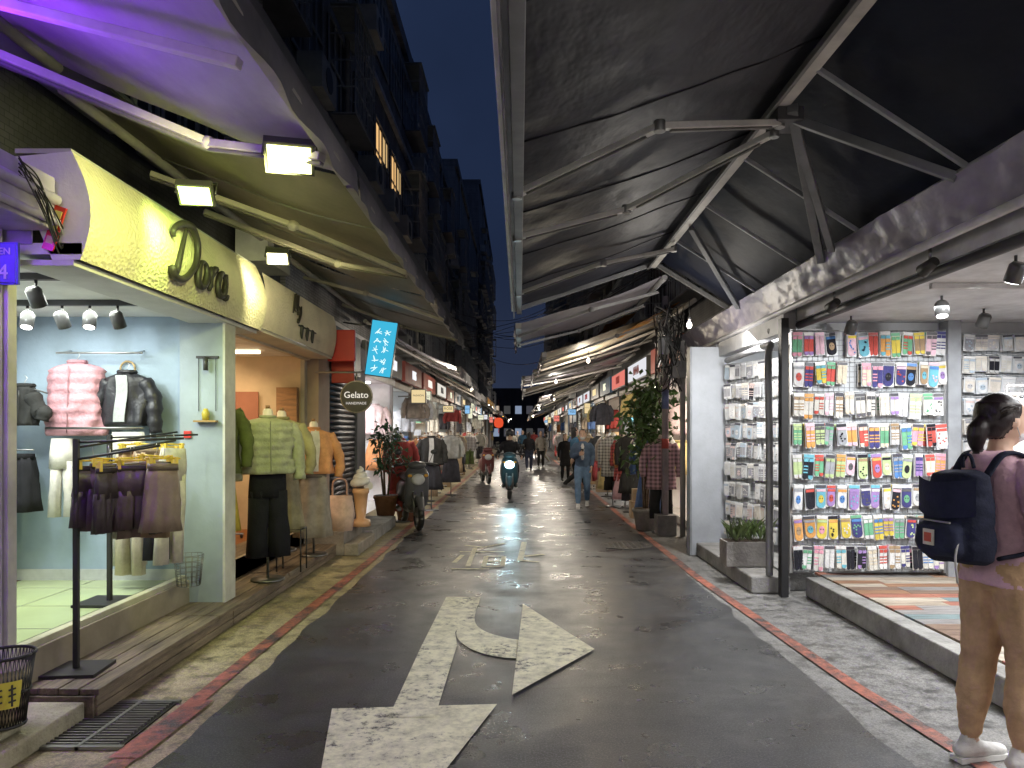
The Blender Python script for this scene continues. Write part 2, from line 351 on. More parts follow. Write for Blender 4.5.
def shorts(b,col,l=.3,mat='satin'):
    b.loft([(0,0,0,.14,.04),(0,0,-.035,.145,.045)],20,mat,tuple(c*.5 for c in col))
    b.loft([(0,0,-.03,.14,.05),(0,0,-.1,.15,.06),(0,0,-.18,.16,.065)],40,mat,col,.012,11)
    for sg in(-1,1): b.loft([(sg*.078,0,-.15,.082,.06),(sg*.08,0,-.2,.085,.062),(sg*.083,0,-.27,.088,.064),(sg*.085,.0,-l,.09,.065)],30,mat,col,.012,8)
def pants(b,col,l=.95,mat='cloth',w=.085,sp=.08):
    b.loft([(0,0,0,.15,.08),(0,0,-.12,.17,.1),(0,0,-.24,.17,.1)],24,mat,col,.004)
    for sg in(-1,1):
        b.loft([(sg*sp,0,-.18,w,.09),(sg*(sp+.01),0,-.4,w*.95,.08),(sg*(sp+.02),0,-l*.7,w*.92,.07),(sg*(sp+.02),0,-l,w*.95,.075)],16,mat,col,.012,5)
def setM(b,x,y,z,yaw=0,sc=1): b.M=Matrix.Translation((x,y,z))@Matrix.Rotation(yaw,4,'Z')@Matrix.Scale(sc,4)
def mannequin(name,x,y,z,top,bottom,yaw=0,h=1.5,base=True,head=False):
    b=MB()
    setM(b,x,y,z,yaw)
    if base:
        b.loft([(0,0,.025,.02,.02),(0,0,.02,.15,.15),(0,0,0,.155,.155)],24,'steel',(.2,.2,.2))
    b.tube([(0,0,.02),(0,0,h-.02)],.012,8,'steel',(.3,.3,.3))
    b.loft([(0,0,h+.09,.03,.03),(0,0,h+.07,.045,.045),(0,0,h+.0,.05,.05),(0,0,h-.04,.12,.08)],16,'plastic',(.75,.68,.6))
    if head: b.loft([(0,0,h+.30,.02,.02),(0,0,h+.28,.06,.07),(0,-.01,h+.2,.075,.09),(0,-.015,h+.12,.06,.075),(0,0,h+.07,.045,.045)],16,'plastic',(.8,.76,.7))
    else: b.tube([(0,0,h+.09),(0,0,h+.12)],.02,8,'woodp',(.35,.2,.1))
    b.M=b.M@Matrix.Translation((0,0,h)); top(b); b.M=b.M@Matrix.Translation((0,0,-.5)); bottom(b)
    return b.make(name)
def rack(name,x,y,z,length,yaw,n,h=1.5,seed=0,kinds='jsp',cols=None):
    rr=random.Random(seed); b=MB(); setM(b,x,y,z,yaw)
    for e in(-1,1):
        b.tube([(e*length/2,0,.06),(e*length/2,0,h)],.013,8,'steel',(.7,.7,.7)); b.tube([(e*length/2,-.22,.05),(e*length/2,.22,.05)],.013,8,'steel',(.7,.7,.7))
        for w in(-.2,.2): b.ell((e*length/2,w,.025),(.02,.02,.025),'plastic',(.05,.05,.05),8,5)
    b.tube([(-length/2,0,h),(length/2,0,h)],.013,8,'steel',(.75,.75,.75))
    base=b.M.copy()
    for i in range(n):
        px=-length/2+length*(i+.5+rr.uniform(-.3,.3))/n
        b.M=base@Matrix.Translation((px,0,h-.06))@Matrix.Rotation(PI/2+rr.uniform(-.2,.2),4,'Z')
        hook(b,0); c=rr.choice(cols or GC); k=rr.choice(kinds)
        sc=Matrix.Diagonal((1,.45,1,1)); b.M=b.M@sc
        if k=='j': jacket(b,c,rr.uniform(.5,.85),'cloth',.19,.08,.48)
        elif k=='s': skirt(b,c,rr.uniform(.4,.7))
        elif k=='p': pants(b,c,rr.uniform(.7,.95))
    return b.make(name)
# ------------------------------------------------------------------ shop modules
def shop_shell(name,s,y0,y1,xf=2.62,depth=2.2,fz=.15,cz=2.6,wall=(.6,.6,.58),floor=(.4,.38,.34),power=35,lc=(1,.96,.9),fascia=(.3,.3,.3),fh=.5,lights=True,floor_mat='tile',tm='tube'):
    e=empty(name,(0,0,0)); xb=xf+depth
    b=MB(); X=lambda a:s*a
    b.box(X(xf-.02),X(xb),y0,y1,0,fz,floor_mat,floor)
    b.make('floor',e)
    b=MB()
    b.box(X(xb),X(xb+.1),y0,y1,fz,cz,'wall',wall)
    b.box(X(xf+.02),X(xb),y0,y0+.07,fz,cz,'wall',wall); b.box(X(xf+.02),X(xb),y1-.07,y1,fz,cz,'wall',wall)
    b.box(X(xf-.03),X(xf+.02),y0,y0+.12,0,cz,'wall',tuple(c*.8 for c in fascia)); b.box(X(xf-.03),X(xf+.02),y1-.12,y1,0,cz,'wall',tuple(c*.8 for c in fascia))
    b.make('walls',e)
    b=MB(); b.box(X(xf),X(xb+.1),y0,y1,cz,cz+.08,'paint',(.75,.75,.75))
    for k in range(2):
        yy=y0+(y1-y0)*(k+.5)/2; b.box(X(xf+.3),X(xf+1.5),yy-.03,yy+.03,cz-.04,cz-.005,tm,lc)
    b.make('ceiling',e)
    b=MB(); b.box(X(xf-.08),X(xf-.005),y0+.03,y1-.03,cz-.05,cz+fh,'paint',fascia); b.make('fascia',e,bevel=.01)
    if lights: area('ceiling_light',(X(xf+depth*.45),(y0+y1)/2,cz-.08),(depth*.6,(y1-y0)*.6),power,lc,(0,s*math.radians(-25),0),e)
    return e
def awning(name,s,xi,zi,xo,zo,y0,y1,mat,val='valance',vh=.16,arms=True,cols=(.55,.55,.55),wr=.03,scallop=False,sd=0):
    b=MB()
    def fn(u,v):
        x=xi+(xo-xi)*u; zz=zi+(zo-zi)*u-.05*math.sin(PI*u)+wr*noise.noise(Vector((x*1.1,v*(y1-y0)*.8+sd,sd)))*math.sin(PI*min(1,u*1.0))
        return (x,y0+(y1-y0)*v,zz)
    b.sheet(fn,14,max(8,int((y1-y0)*7)),mat)
    sg=1 if xo>xi else -1
    b.box(xo-.035,xo+.035,y0,y1,zo-.06,zo+.01,'paint',cols)
    if vh>0:
        xx=xo+sg*.042
        ny=int((y1-y0)*12)
        def vf(u,v):
            yy=y0+(y1-y0)*u
            d=vh*(.75+.25*abs(math.sin(yy*PI/.25))) if scallop else vh
            return (xx+.018*math.sin(yy*9+sd)*v,yy,zo+.02-d*v)
        b.sheet(vf,ny,2,val)
    b.tube([(xi,y0,zi-.03),(xi,y1,zi-.03)],.035,10,'paint',cols)
    for k in range(1,int((y1-y0)/1.15)):
        yy=y0+k*1.15; P=[]
        for q in range(9):
            p=fn(q/8,(yy-y0)/(y1-y0)); P.append((p[0],p[1],p[2]-.006))
        b.tube(P,.006,5,'paint',tuple(c*.6 for c in cols))
    if arms:
        n=max(2,int((y1-y0)/2))
        for k in range(n):
            ya=y0+(y1-y0)*(k+.5)/n; d=.45*(1 if k%2 else -1)
            def zz(x): return zi+(zo-zi)*(x-xi)/(xo-xi)-.12
            xm=(xi+xo)/2
            b.beam((xi,ya,zz(xi)),(xm,ya+d,zz(xm)),.05,.035,'paint',cols); b.beam((xm,ya+d,zz(xm)),(xo,ya,zz(xo)+.03),.045,.03,'paint',cols)
            b.ell((xm,ya+d,zz(xm)),(.04,.04,.035),'paint',tuple(c*.6 for c in cols))
    return b.make(name)
# ================================================================== LEFT: clothing shop 1
e=empty('clothing_shop')
fz=.33
b=MB(); b.box(-4.1,-2.74,3.98,6.1,0,fz,'tile',(.50,.58,.32))
for i in range(1,4): b.box(-4.1,-2.75,3.98+i*.6,3.985+i*.6,fz,fz+.002,'paint',(.3,.32,.25))
for i in range(1,3): b.box(-4.1+i*.6,-4.095+i*.6,3.98,6.1,fz,fz+.0025,'paint',(.3,.32,.25))
b.make('floor',e)
b=MB(); b.box(-2.78,-2.72,3.98,6.1,fz,fz+.05,'paint',(.62,.60,.42)); b.box(-2.735,-2.70,3.98,9.3,.1,fz+.012,'paint',(.35,.3,.22)); b.make('sill',e,bevel=.006)
b=MB()
wc=(.38,.48,.58)
b.box(-4.2,-2.78,6.1,6.22,fz,2.62,'wall',wc)
b.box(-2.78,-2.42,6.04,6.24,.16,2.62,'wall',(.40,.47,.52))
b.box(-2.425,-2.405,6.03,6.25,.16,2.5,'paint',(.7,.7,.62))
b.box(-4.25,-4.15,2.0,6.1,fz,2.62,'wall',(.5,.58,.64))
b.box(-4.145,-4.10,5.55,6.0,fz,2.35,'paint',(.7,.72,.72)); b.box(-4.15,-4.08,5.5,5.55,fz,2.4,'paint',(.3,.3,.3))
b.box(-4.15,-2.76,3.9,3.98,0,2.62,'wall',(.45,.42,.5))
b.box(-4.148,-2.79,6.085,6.1,fz,fz+.09,'paint',(.65,.67,.66))
b.make('walls',e)
b=MB(); b.box(-4.2,-2.34,3.95,6.25,2.5,2.56,'wall',(.80,.80,.78))
b.box(-4.1,-2.6,4.4,4.45,2.46,2.498,'paint',(.05,.05,.05)); b.box(-4.1,-2.6,5.3,5.35,2.46,2.498,'paint',(.05,.05,.05)); b.make('ceiling',e)
b=MB()
def track_spot(b,x,y,z,dx=0,dy=.3,lit=True,col=(.05,.05,.05),r=.045):
    b.tube([(x,y,z),(x,y,z-.07)],.01,6,'plastic',col)
    d=Vector((dx,dy,-1)).normalized(); p=Vector((x,y,z-.1))
    b.tube([p-d*.06,p-d*.04,p+d*.06],[r*.7,r,r],12,'plastic',col)
    b.tube([p+d*.061,p+d*.064],[r*.8,r*.8],12,'lamp' if lit else 'plastic',(1,1,.95) if lit else (.2,.2,.2))
for i,(x,y) in enumerate([(-3.55,5.33),(-3.3,5.33),(-3.1,5.33),(-2.9,5.33),(-3.3,4.43),(-2.9,4.43)]): track_spot(b,x,y,2.46,.1,-.35 if i%2==0 else .5,i%2==0)
b.make('track_spotlights',e)
area('ceiling_light',(-3.4,4.9,2.44),(1.0,1.5),68,(.95,1,.90),(0,0,0),e)
spot('wall_spot',(-3.3,4.5,2.4),(-3.3,6.1,1.3),38,(.88,.95,1),1.5,.04,e)
b=MB(); b.box(-2.76,-2.70,3.9,3.97,.16,2.5,'paint',(.7,.68,.6)); b.make('door_post',e,bevel=.004)
b=MB()
for i in range(4):
    x1=-2.28-i*.112
    for (ya,yb) in((4.0,5.6),(5.61,7.3),(7.31,9.2)): b.box(x1-.105,x1,ya+R.uniform(0,.01),yb-.006,.125,.16+R.uniform(-.003,.004),'deck')
for (ya,yb) in((4.0,5.9),(5.91,9.2)):
    b.box(-2.31,-2.285,ya,yb-.004,.01,.065,'deck'); b.box(-2.312,-2.287,ya,yb-.004,.069,.123,'deck')
b.box(-2.7,-2.32,4.0,9.2,0,.12,'stone',(.06,.05,.05)); b.box(-2.7,-2.3,3.985,4.0,.0,.124,'deck')
b.make('wooden_deck_step',None,bevel=.004)
b=MB()
for i in range(3): b.box(-3.05,-2.70,6.3+i*.98,7.27+i*.98,.0,.34,'deck')
b.make('threshold_step',None,bevel=.004)
e=empty('shop_sign')
b=MB()
def prof(t): return (-2.38+.10*math.sin(PI*(t*.85+.1))-.03*t,2.47+.58*t)
b.sheet(lambda u,v:(prof(v)[0],3.95+2.75*u,prof(v)[1]),24,10,'stucco',(.80,.75,.50))
b.poly([(-2.5,3.95,2.47)]+[(prof(t/8)[0],3.95,prof(t/8)[1]) for t in range(9)]+[(-2.72,3.95,3.02),(-2.62,3.95,2.75)],'wall',(.78,.76,.76))
b.box(-2.7,-2.385,3.951,6.70,2.44,2.47,'wall',(.68,.68,.66)); b.box(-2.7,-2.4,3.952,6.70,3.04,3.065,'wall',(.5,.5,.45)); b.make('board',e)
def script(strokes,ox,oz,sc,x,rad,name,parent,col,mat='steel'):
    b=MB()
    for st in strokes:
        P=catmull([(x+.03,ox+p[0]*sc+p[1]*.25*sc,oz+p[1]*sc) for i,p in enumerate(st)],6)
        b.tube(P,[rad*.6,rad*1.3,rad,rad*1.3,rad*.6],8,mat,col,True)
    b.make(name,parent)
def circ(cx,cy,rx,ry,a0=0,n=9,full=1.0): return [(cx+rx*math.cos(a0+2*PI*full*k/n),cy+ry*math.sin(a0+2*PI*full*k/n)) for k in range(n+1)]
D=[[(.3,.92),(.22,.5),(.12,.1),(-.02,.12),(.1,.0),(.45,.03),(.8,.35),(.82,.75),(.5,1.02),(.1,.98),(-.15,.8),(-.1,.68)],circ(1.15,.27,.19,.25,PI/2),[(1.5,.5),(1.52,.25),(1.5,.02)],[(1.5,.25),(1.62,.47),(1.78,.48)],circ(2.05,.25,.18,.24,PI/3),[(2.24,.5),(2.22,.2),(2.27,.02),(2.42,.08)]]
script(D,4.85,2.58,.38,-2.31,.022,'lettering',e,(.035,.03,.03),'paint')
e2=empty('shop_sign')
b=MB(); b.sheet(lambda u,v:(-2.36+.06*math.sin(PI*v*.8)-.02*v,6.72+2.6*u,2.50+.50*v),20,8,'stucco',(.76,.68,.50)); b.box(-2.7,-2.37,6.721,9.32,2.47,2.5,'wall',(.6,.55,.45)); b.poly([(-2.7,9.32,2.5),(-2.36,9.32,2.5),(-2.35,9.32,3.0),(-2.7,9.32,3.0)],'wall',(.5,.4,.4)); b.make('board',e2)
Mt=[[(0,0),(.1,.6),(.2,1.0),(.32,.5),(.38,.15),(.5,.6),(.62,1.0),(.7,.5),(.78,.0)],[(.95,.5),(1.02,.15),(1.15,.12)],[(1.3,.55),(1.2,.0),(1.0,-.35),(.85,-.2)]]
script(Mt,7.5,2.76,.2,-2.33,.013,'lettering',e2,(.03,.025,.02),'paint')
b=MB()
for q in range(3): b.limb([(-2.32,7.85+q*.2,2.66),(-2.32,7.86+q*.2,2.55)],[.03,.012],8,'paint',(.03,.03,.03))
b.tube([(-2.32,7.75,2.67),(-2.32,8.4,2.67)],.01,6,'paint',(.03,.03,.03)); b.make('emblem',e2)
# ---------------- SHOP 2
e=shop_shell('clothing_shop',-1,6.25,9.35,2.72,1.7,.33,2.5,(.66,.52,.36),(.42,.16,.05),75,(1,.76,.46),(.55,.5,.4),.02,True,'woodp')
b=MB()
for yy in(6.9,7.6): track_spot(b,-3.2,yy,2.5,0,-.3,True,(.75,.7,.6))
b.box(-3.9,-3.3,9.2,9.27,1.75,2.0,'glow',(1.0,.55,.2)); b.box(-3.95,-3.25,9.18,9.199,1.3,2.05,'wall',(.35,.15,.1))
b.box(-3.0,-2.75,9.1,9.2,.34,2.1,'woodp',(.35,.18,.08)); b.make('fixtures',e)
b=MB(); b.box(-3.2,-2.34,3.0,3.98,0,.10,'stone',(.50,.46,.32)); b.box(-3.2,-2.42,2.8,3.6,.102,.17,'stone',(.50,.47,.33)); b.box(-3.2,-2.5,2.5,3.3,.172,.24,'stone',(.40,.38,.27)); b.make('stone_step',None,bevel=.012)
shop_shell('corner_shop',-1,-2.5,2.9,2.8,1.6,.15,2.6,(.6,.58,.6),(.4,.4,.4),75,(1,.93,.82),(.35,.3,.45),.4)
b=MB(); b.box(-2.85,-2.47,3.0,3.93,2.62,2.90,'paint',(.55,.5,.65)); b.tube([(-2.46,3.0,2.78),(-2.46,3.93,2.78)],.03,10,'paint',(.6,.55,.7)); b.tube([(-2.45,3.0,2.66),(-2.45,3.93,2.66)],.02,10,'paint',(.6,.55,.7)); b.box(-2.86,-2.6,3.94,3.95,2.55,2.9,'paint',(.4,.35,.5)); b.make('roller_shutter_box',None,bevel=.015)
b=MB()
for k in range(9):
    a=R.uniform(0,.1); P=catmull([(-2.44,3.6,2.9-a),(-2.42+R.uniform(-.02,.02),3.75,2.75+R.uniform(-.1,.15)),(-2.43,3.9+R.uniform(-.1,.05),2.55+R.uniform(-.05,.1)),(-2.5,4.0,2.6+R.uniform(-.1,.3)),(-2.6,3.96,2.9)],8); b.tube(P,.004,5,'plastic',R.choice([(.05,.05,.06),(.5,.5,.55),(.02,.02,.02)]))
b.make('cable_bundle')
e=empty('house_number_plate'); b=MB(); b.box(-2.90,-2.62,3.86,3.875,2.32,2.54,'paint',(.10,.12,.45)); b.box(-2.89,-2.63,3.855,3.86,2.33,2.53,'paint',(.16,.18,.55)); b.make('plate',e); text('64',.11,(-2.72,3.85,2.38),FACE_CAM,'paint',(.85,.85,.9),e,'digits',.002); text('WUFEN',.05,(-2.74,3.85,2.49),FACE_CAM,'paint',(.85,.85,.9),e,'street_name',.002)
b=MB(); b.box(-2.80,-2.72,3.83,3.89,.16,2.62,'paint',(.55,.5,.6)); b.make('corner_post',None,bevel=.006)
b=MB(); b.M=Matrix.Translation((-2.47,3.93,2.63))@Matrix.Rotation(math.radians(18),4,'Y'); b.box(-.03,.03,-.012,0,-.12,.12,'plastic',(.6,.04,.02))
for k in range(3): b.box(-.018,.018,-.016,-.0121,-.085+k*.07,-.045+k*.07,'paint',(.8,.7,.2))
b.make('red_hanging_sign')
awning('awning',-1,-2.72,3.72,-1.0,3.06,.2,4.35,'awn_grey','valance',.15,False,(.5,.48,.45),.05,sd=1)
awning('awning',-1,-2.72,3.62,-1.0,3.06,4.4,8.3,'awn_olive','valance',.15,False,(.4,.38,.35),.06,sd=5)
awning('awning',-1,-2.72,3.62,-.98,3.05,8.35,12.3,'awn_olive','valance',.15,True,(.5,.47,.42),.06,sd=9)
b=MB(); b.beam((-1.02,-.5,3.13),(-.95,12.4,3.10),.02,.13,'paint',(.10,.105,.12)); b.make('awning_front_rail')
b=MB(); wcol=(.68,.62,.70); wc2=(.62,.58,.46)
for P in [[(-2.65,3.55,3.42),(-1.75,4.15,3.17),(-1.03,3.85,2.98)],]:
    for p,q in zip(P[:-1],P[1:]): b.beam(p,q,.06,.045,'paint',wcol); b.beam(Vector(p)-Vector((0,0,.035)),Vector(q)-Vector((0,0,.035)),.03,.02,'paint',(.2,.18,.23))
    b.ell(P[1],(.05,.05,.04),'paint',wcol)
b.beam((-2.55,3.0,3.40),(-1.08,2.85,2.97),.05,.04,'paint',wcol)
for P in [[(-2.65,5.3,3.40),(-1.75,5.7,3.14),(-1.03,6.6,2.97)],[(-2.65,6.2,3.40),(-1.7,6.9,3.12),(-1.03,6.7,2.97)]]:
    for p,q in zip(P[:-1],P[1:]): b.beam(p,q,.055,.04,'paint',wc2); b.beam(Vector(p)-Vector((0,0,.03)),Vector(q)-Vector((0,0,.03)),.025,.016,'paint',(.2,.19,.15))
    b.ell(P[1],(.05,.05,.04),'paint',wc2)
b.make('awning_arm',None,bevel=.005)
def flood(x,y,z,w,yaw,tx,col,power,tilt=-.6,ang=2.0):
    e=empty('flood_lamp'); b=MB(); b.M=Matrix.Translation((x,y,z))@Matrix.Rotation(yaw,4,'Z')@Matrix.Rotation(tilt,4,'X')
    b.box(-w/2,w/2,-w*.38,w*.38,0,.05,'paint',(.10,.10,.09)); b.box(-w*.43,w*.43,-w*.31,w*.31,-.006,-.001,'lamp',col)
    for k in range(6): b.box(-w*.4+k*w*.15,-w*.38+k*w*.15,-w*.3,w*.3,.05,.075,'paint',(.08,.08,.08))
    b.tube([(-w/2-.01,0,.02),(-w/2-.01,0,.13),(w/2+.01,0,.13),(w/2+.01,0,.02)],.008,6,'steel',(.2,.2,.2)); b.make('housing',e)
    spot('beam',Vector((x,y,z-.03))+Vector((-.02,-.04,-.04)),tx,power,col,ang,.08,e)
flood(-1.20,3.85,2.97,.25,.25,(-2.4,5.1,2.6),(.98,1,.34),105)
flood(-2.02,4.6,3.02,.21,.2,(-2.5,5.3,2.4),(.72,1,.22),42)
flood(-2.0,6.1,2.98,.18,.2,(-2.4,7.6,2.6),(1,.93,.5),60)
e=empty('purple_tube_lamp'); area('tube_light',(-2.62,3.0,2.62),(.2,1.3),140,(.27,.035,1),(PI,math.radians(-10),0),e)
b=MB(); b.box(-2.73,-2.51,2.3,3.0,2.54,2.575,'paint',(.3,.3,.3)); b.tube([(-2.62,2.35,2.582),(-2.62,2.95,2.582)],.012,8,'tube',(.4,.1,1)); b.make('fitting',e)
# ---------------- shop 1 garments
b=MB(); setM(b,-3.56,5.95,2.10); hook(b); jacket(b,(.50,.27,.31),.58,'puffer',.205,.10,0,True); setM(b,-3.16,5.95,2.02); hook(b); jacket(b,(.02,.02,.025),.42,'satin',.17,.07,.42,False,(.4,.42,.42))
b.M=Matrix.Identity(4); b.tube([(-3.75,5.98,2.19),(-3.05,5.98,2.19)],.009,8,'steel',(.7,.7,.7))
for x in(-3.7,-3.1): b.tube([(x,5.98,2.19),(x,6.1,2.22)],.007,6,'steel',(.7,.7,.7))
b.tube([( -3.22+.06*math.cos(a),6.07,2.07+.06*math.sin(a)) for a in[2*PI*k/14 for k in range(15)]],.009,6,'woodp',(.55,.4,.2))
b.make('wall_hanging_garments')
b=MB(); setM(b,-3.1,5.85,1.55,.3); b.M=b.M@Matrix.Diagonal((.75,.6,1,1)); pants(b,(.66,.64,.60),1.05); setM(b,-3.62,5.85,1.5,.4); b.M=b.M@Matrix.Diagonal((.5,.6,1,1)); pants(b,(.66,.64,.6),.62)
setM(b,-3.0,5.7,1.5); b.M=b.M@Matrix.Diagonal((.6,.6,1,1)); pants(b,(.62,.55,.42),1.05); b.M=Matrix.Identity(4); b.tube([(-3.72,5.8,1.58),(-2.9,5.7,1.58)],.01,8,'steel',(.2,.2,.2)); b.make('hanging_trousers')
b=MB(); setM(b,-3.92,5.78,1.38); skirt(b,(.02,.02,.025),.42,.11,.16,nf=5,fold=.006); b.tube([(-.12,0,.03),(.12,0,.03)],.006,6,'steel',(.5,.5,.5)); b.make('hanging_skirt')
b=MB(); setM(b,-3.85,5.75,1.9); hook(b); jacket(b,(.03,.03,.03),.3,'cloth',.08,.05,.2); b.make('hanging_top')
def tstand(name,x,y,z,h,plate,yaw,items):
    b=MB(); setM(b,x,y,z,yaw)
    b.box(-plate/2,plate/2,-plate*.45,plate*.45,.0,.02,'paint',(.035,.033,.035)); b.box(-.014,.014,-.014,.014,.02,h,'paint',(.03,.03,.03)); base=b.M.copy()
    b.tube([(0,0,h-.12),(.45,.05,h-.04)],.008,6,'paint',(.03,.03,.03)); b.tube([(0,0,h-.05),(.25,.5,h+.02)],.008,6,'paint',(.03,.03,.03)); b.tube([(0,0,h-.02),(.5,.3,h-.0)],.008,6,'paint',(.03,.03,.03))
    for (dx,dy,dz,kind,col,l) in items:
        b.M=base@Matrix.Translation((dx,dy,h+dz))@Matrix.Rotation(.8+R.uniform(-.6,.6),4,'Z')@Matrix.Rotation(R.uniform(-.10,.10),4,'Y')@Matrix.Diagonal((.68,.45,1,1))
        b.tube([(-.15,0,.03),(.15,0,.03)],.006,6,'plastic',(.75,.55,.06)); b.tube([(0,0,.03),(.01,0,.07),(.0,0,.11)],.003,5,'steel',(.6,.6,.6))
        for sg in(-1,1): b.box(sg*.11-.012,sg*.11+.012,-.04,.04,-.02,.04,'plastic',(.8,.6,.1))
        if kind=='s': skirt(b,col,l,.13,.17,'satin',9,.016)
        elif kind=='h': shorts(b,col,l)
        else: pants(b,col,l)
    b.make(name,None)
tstand('garment_stand',-2.58,4.3,.16,1.35,.32,.1,[(.05,.08,-.16,'h',(.07,.05,.06),.36),(.12,.12,-.15,'h',(.14,.10,.11),.40),(.17,.04,-.17,'h',(.06,.045,.05),.38),(.22,.2,-.15,'s',(.19,.14,.12),.42),(.28,.1,-.16,'h',(.11,.08,.08),.38),(.34,.26,-.14,'s',(.27,.19,.11),.44),(.40,.2,-.15,'h',(.05,.045,.04),.42),(.44,.12,-.15,'s',(.30,.23,.16),.38)])
tstand('garment_stand',-2.93,5.28,.33,1.2,.36,0,[(.1,.1,-.1,'s',(.38,.22,.12),.46),(.22,.12,-.1,'s',(.48,.33,.22),.46),(.3,.2,-.12,'p',(.04,.04,.05),.8),(.05,.2,-.1,'s',(.5,.36,.18),.45),(.36,.2,-.1,'p',(.62,.58,.5),.85)])
b=MB()
for k in range(14):
    a=2*PI*k/14; b.tube([(-2.62+.085*math.cos(a),5.85+.085*math.sin(a),.34),(-2.62+.11*math.cos(a),5.85+.11*math.sin(a),.58)],.003,4,'steel',(.3,.3,.3))
for j in range(7):
    r_=.085+.025*j/6; b.tube([(-2.62+r_*math.cos(a),5.85+r_*math.sin(a),.34+.04*j) for a in[2*PI*k/14 for k in range(15)]],.003,4,'steel',(.3,.3,.3))
b.make('wire_basket')
b=MB(); b.box(-2.64,-2.46,6.025,6.039,2.15,2.17,'paint',(.05,.05,.05))
for x in(-2.62,-2.48): b.tube([(x,6.03,2.15),(x,6.03,1.72)],.003,4,'paint',(.05,.05,.05))
b.box(-2.64,-2.46,5.97,6.03,1.63,1.645,'woodp',(.5,.32,.12)); b.loft([(-2.55,6.0,1.74,.015,.015),(-2.55,6.0,1.70,.03,.03),(-2.55,6.0,1.645,.025,.025)],12,'plastic',(.5,.4,.05)); b.tube([(-2.55,6.0,2.16),(-2.55,6.0,2.05)],.02,8,'plastic',(.05,.05,.05)); b.make('wall_ornament')
b=MB(); b.box(-2.74,-2.68,6.02,6.039,1.5,1.56,'plastic',(.6,.05,.04)); b.make('alarm_box',None,bevel=.004)
b=MB(); cx,cy=-2.44,3.5
for k in range(44):
    a=2*PI*k/44
    for sg in(1,-1): b.tube([(cx+.085*math.cos(a),cy+.085*math.sin(a),.17),(cx+.125*math.cos(a+.35*sg),cy+.125*math.sin(a+.35*sg),.50)],.0025,4,'steel',(.08,.08,.08))
for zz,r_ in((.17,.086),(.5,.127),(.33,.105)): b.tube([(cx+r_*math.cos(a),cy+r_*math.sin(a),zz) for a in[2*PI*k/24 for k in range(25)]],.008,6,'paint',(.03,.03,.03))
b.loft([(cx,cy,.44,.108,.108),(cx,cy,.19,.083,.083)],24,'plastic',(.40,.34,.22))
def bs(u,v): a=-PI*.62+u*1.5; r_=.114+.025*v; return (cx+r_*math.cos(a),cy+r_*math.sin(a),.27+.13*v)
b.sheet(bs,10,2,'paint',(.75,.66,.10))
for k in range(3):
    a=-PI*.62+.3+k*.4; rr_=.134
    for q in range(3): b.beam((cx+rr_*math.cos(a),cy+rr_*math.sin(a),.305+q*.028),(cx+rr_*math.cos(a+.22),cy+rr_*math.sin(a+.22),.31+q*.028),.004,.008,'paint',(.05,.05,.05))
    b.beam((cx+(rr_+.002)*math.cos(a+.1),cy+(rr_+.002)*math.sin(a+.1),.285),(cx+(rr_+.002)*math.cos(a+.1),cy+(rr_+.002)*math.sin(a+.1),.385),.008,.004,'paint',(.05,.05,.05))
b.make('waste_basket')
def T(f,*a,**k): return lambda b:f(b,*a,**k)
mannequin('mannequin',-2.70,6.55,.30,T(jacket,(.16,.19,.06),.62,'cloth',.19,.09,.5),T(skirt,(.65,.5,.08),.6,.14,.2),.3,1.5)
mannequin('mannequin',-2.37,6.95,.16,T(jacket,(.46,.48,.30),.52,'puffer',.215,.12,.52,True),T(pants,(.02,.02,.025),.80,'cloth',.1,.075),.5,1.52)
mannequin('mannequin',-2.33,8.35,.16,T(jacket,(.78,.38,.18),.5,'cloth',.2,.09,.48,False,(.72,.7,.62)),T(skirt,(.40,.36,.29),.68,.14,.2,nf=6),.4,1.42)
mannequin('mannequin',-2.45,7.6,.33,T(jacket,(.45,.42,.22),.45,'cloth',.2,.1,.5),T(skirt,(.4,.36,.22),.62,.15,.22),.2,1.35)
b=MB(); setM(b,-2.3,7.35,.16)
for P in [[(-.12,0,0),(-.12,0,.42),(.12,0,.42),(.12,0,0)],[(-.12,.2,0),(-.12,.2,.42),(.12,.2,.42),(.12,.2,0)],[(-.12,0,.42),(-.12,.2,.42)],[(.12,0,.42),(.12,.2,.42)]]: b.tube(P,.008,6,'paint',(.03,.03,.03))
b.make('display_stool')
rack('clothes_rack',-3.4,7.6,.33,1.8,PI/2,16,1.5,3,'jsp',[(.35,.33,.15),(.55,.45,.2),(.15,.2,.12),(.6,.5,.35),(.08,.07,.06)])
b=MB(); setM(b,-2.18,8.95,.36)
b.loft([(0,0,.42,.15,.06),(0,0,.2,.17,.09),(0,0,0,.15,.09)],20,'cloth',(.70,.5,.42),.01,5); b.tube(catmull([(-.09,0,.4),(-.07,0,.6),(.07,0,.6),(.09,0,.4)],6),.012,6,'cloth',(.6,.4,.32)); b.make('tote_bag')
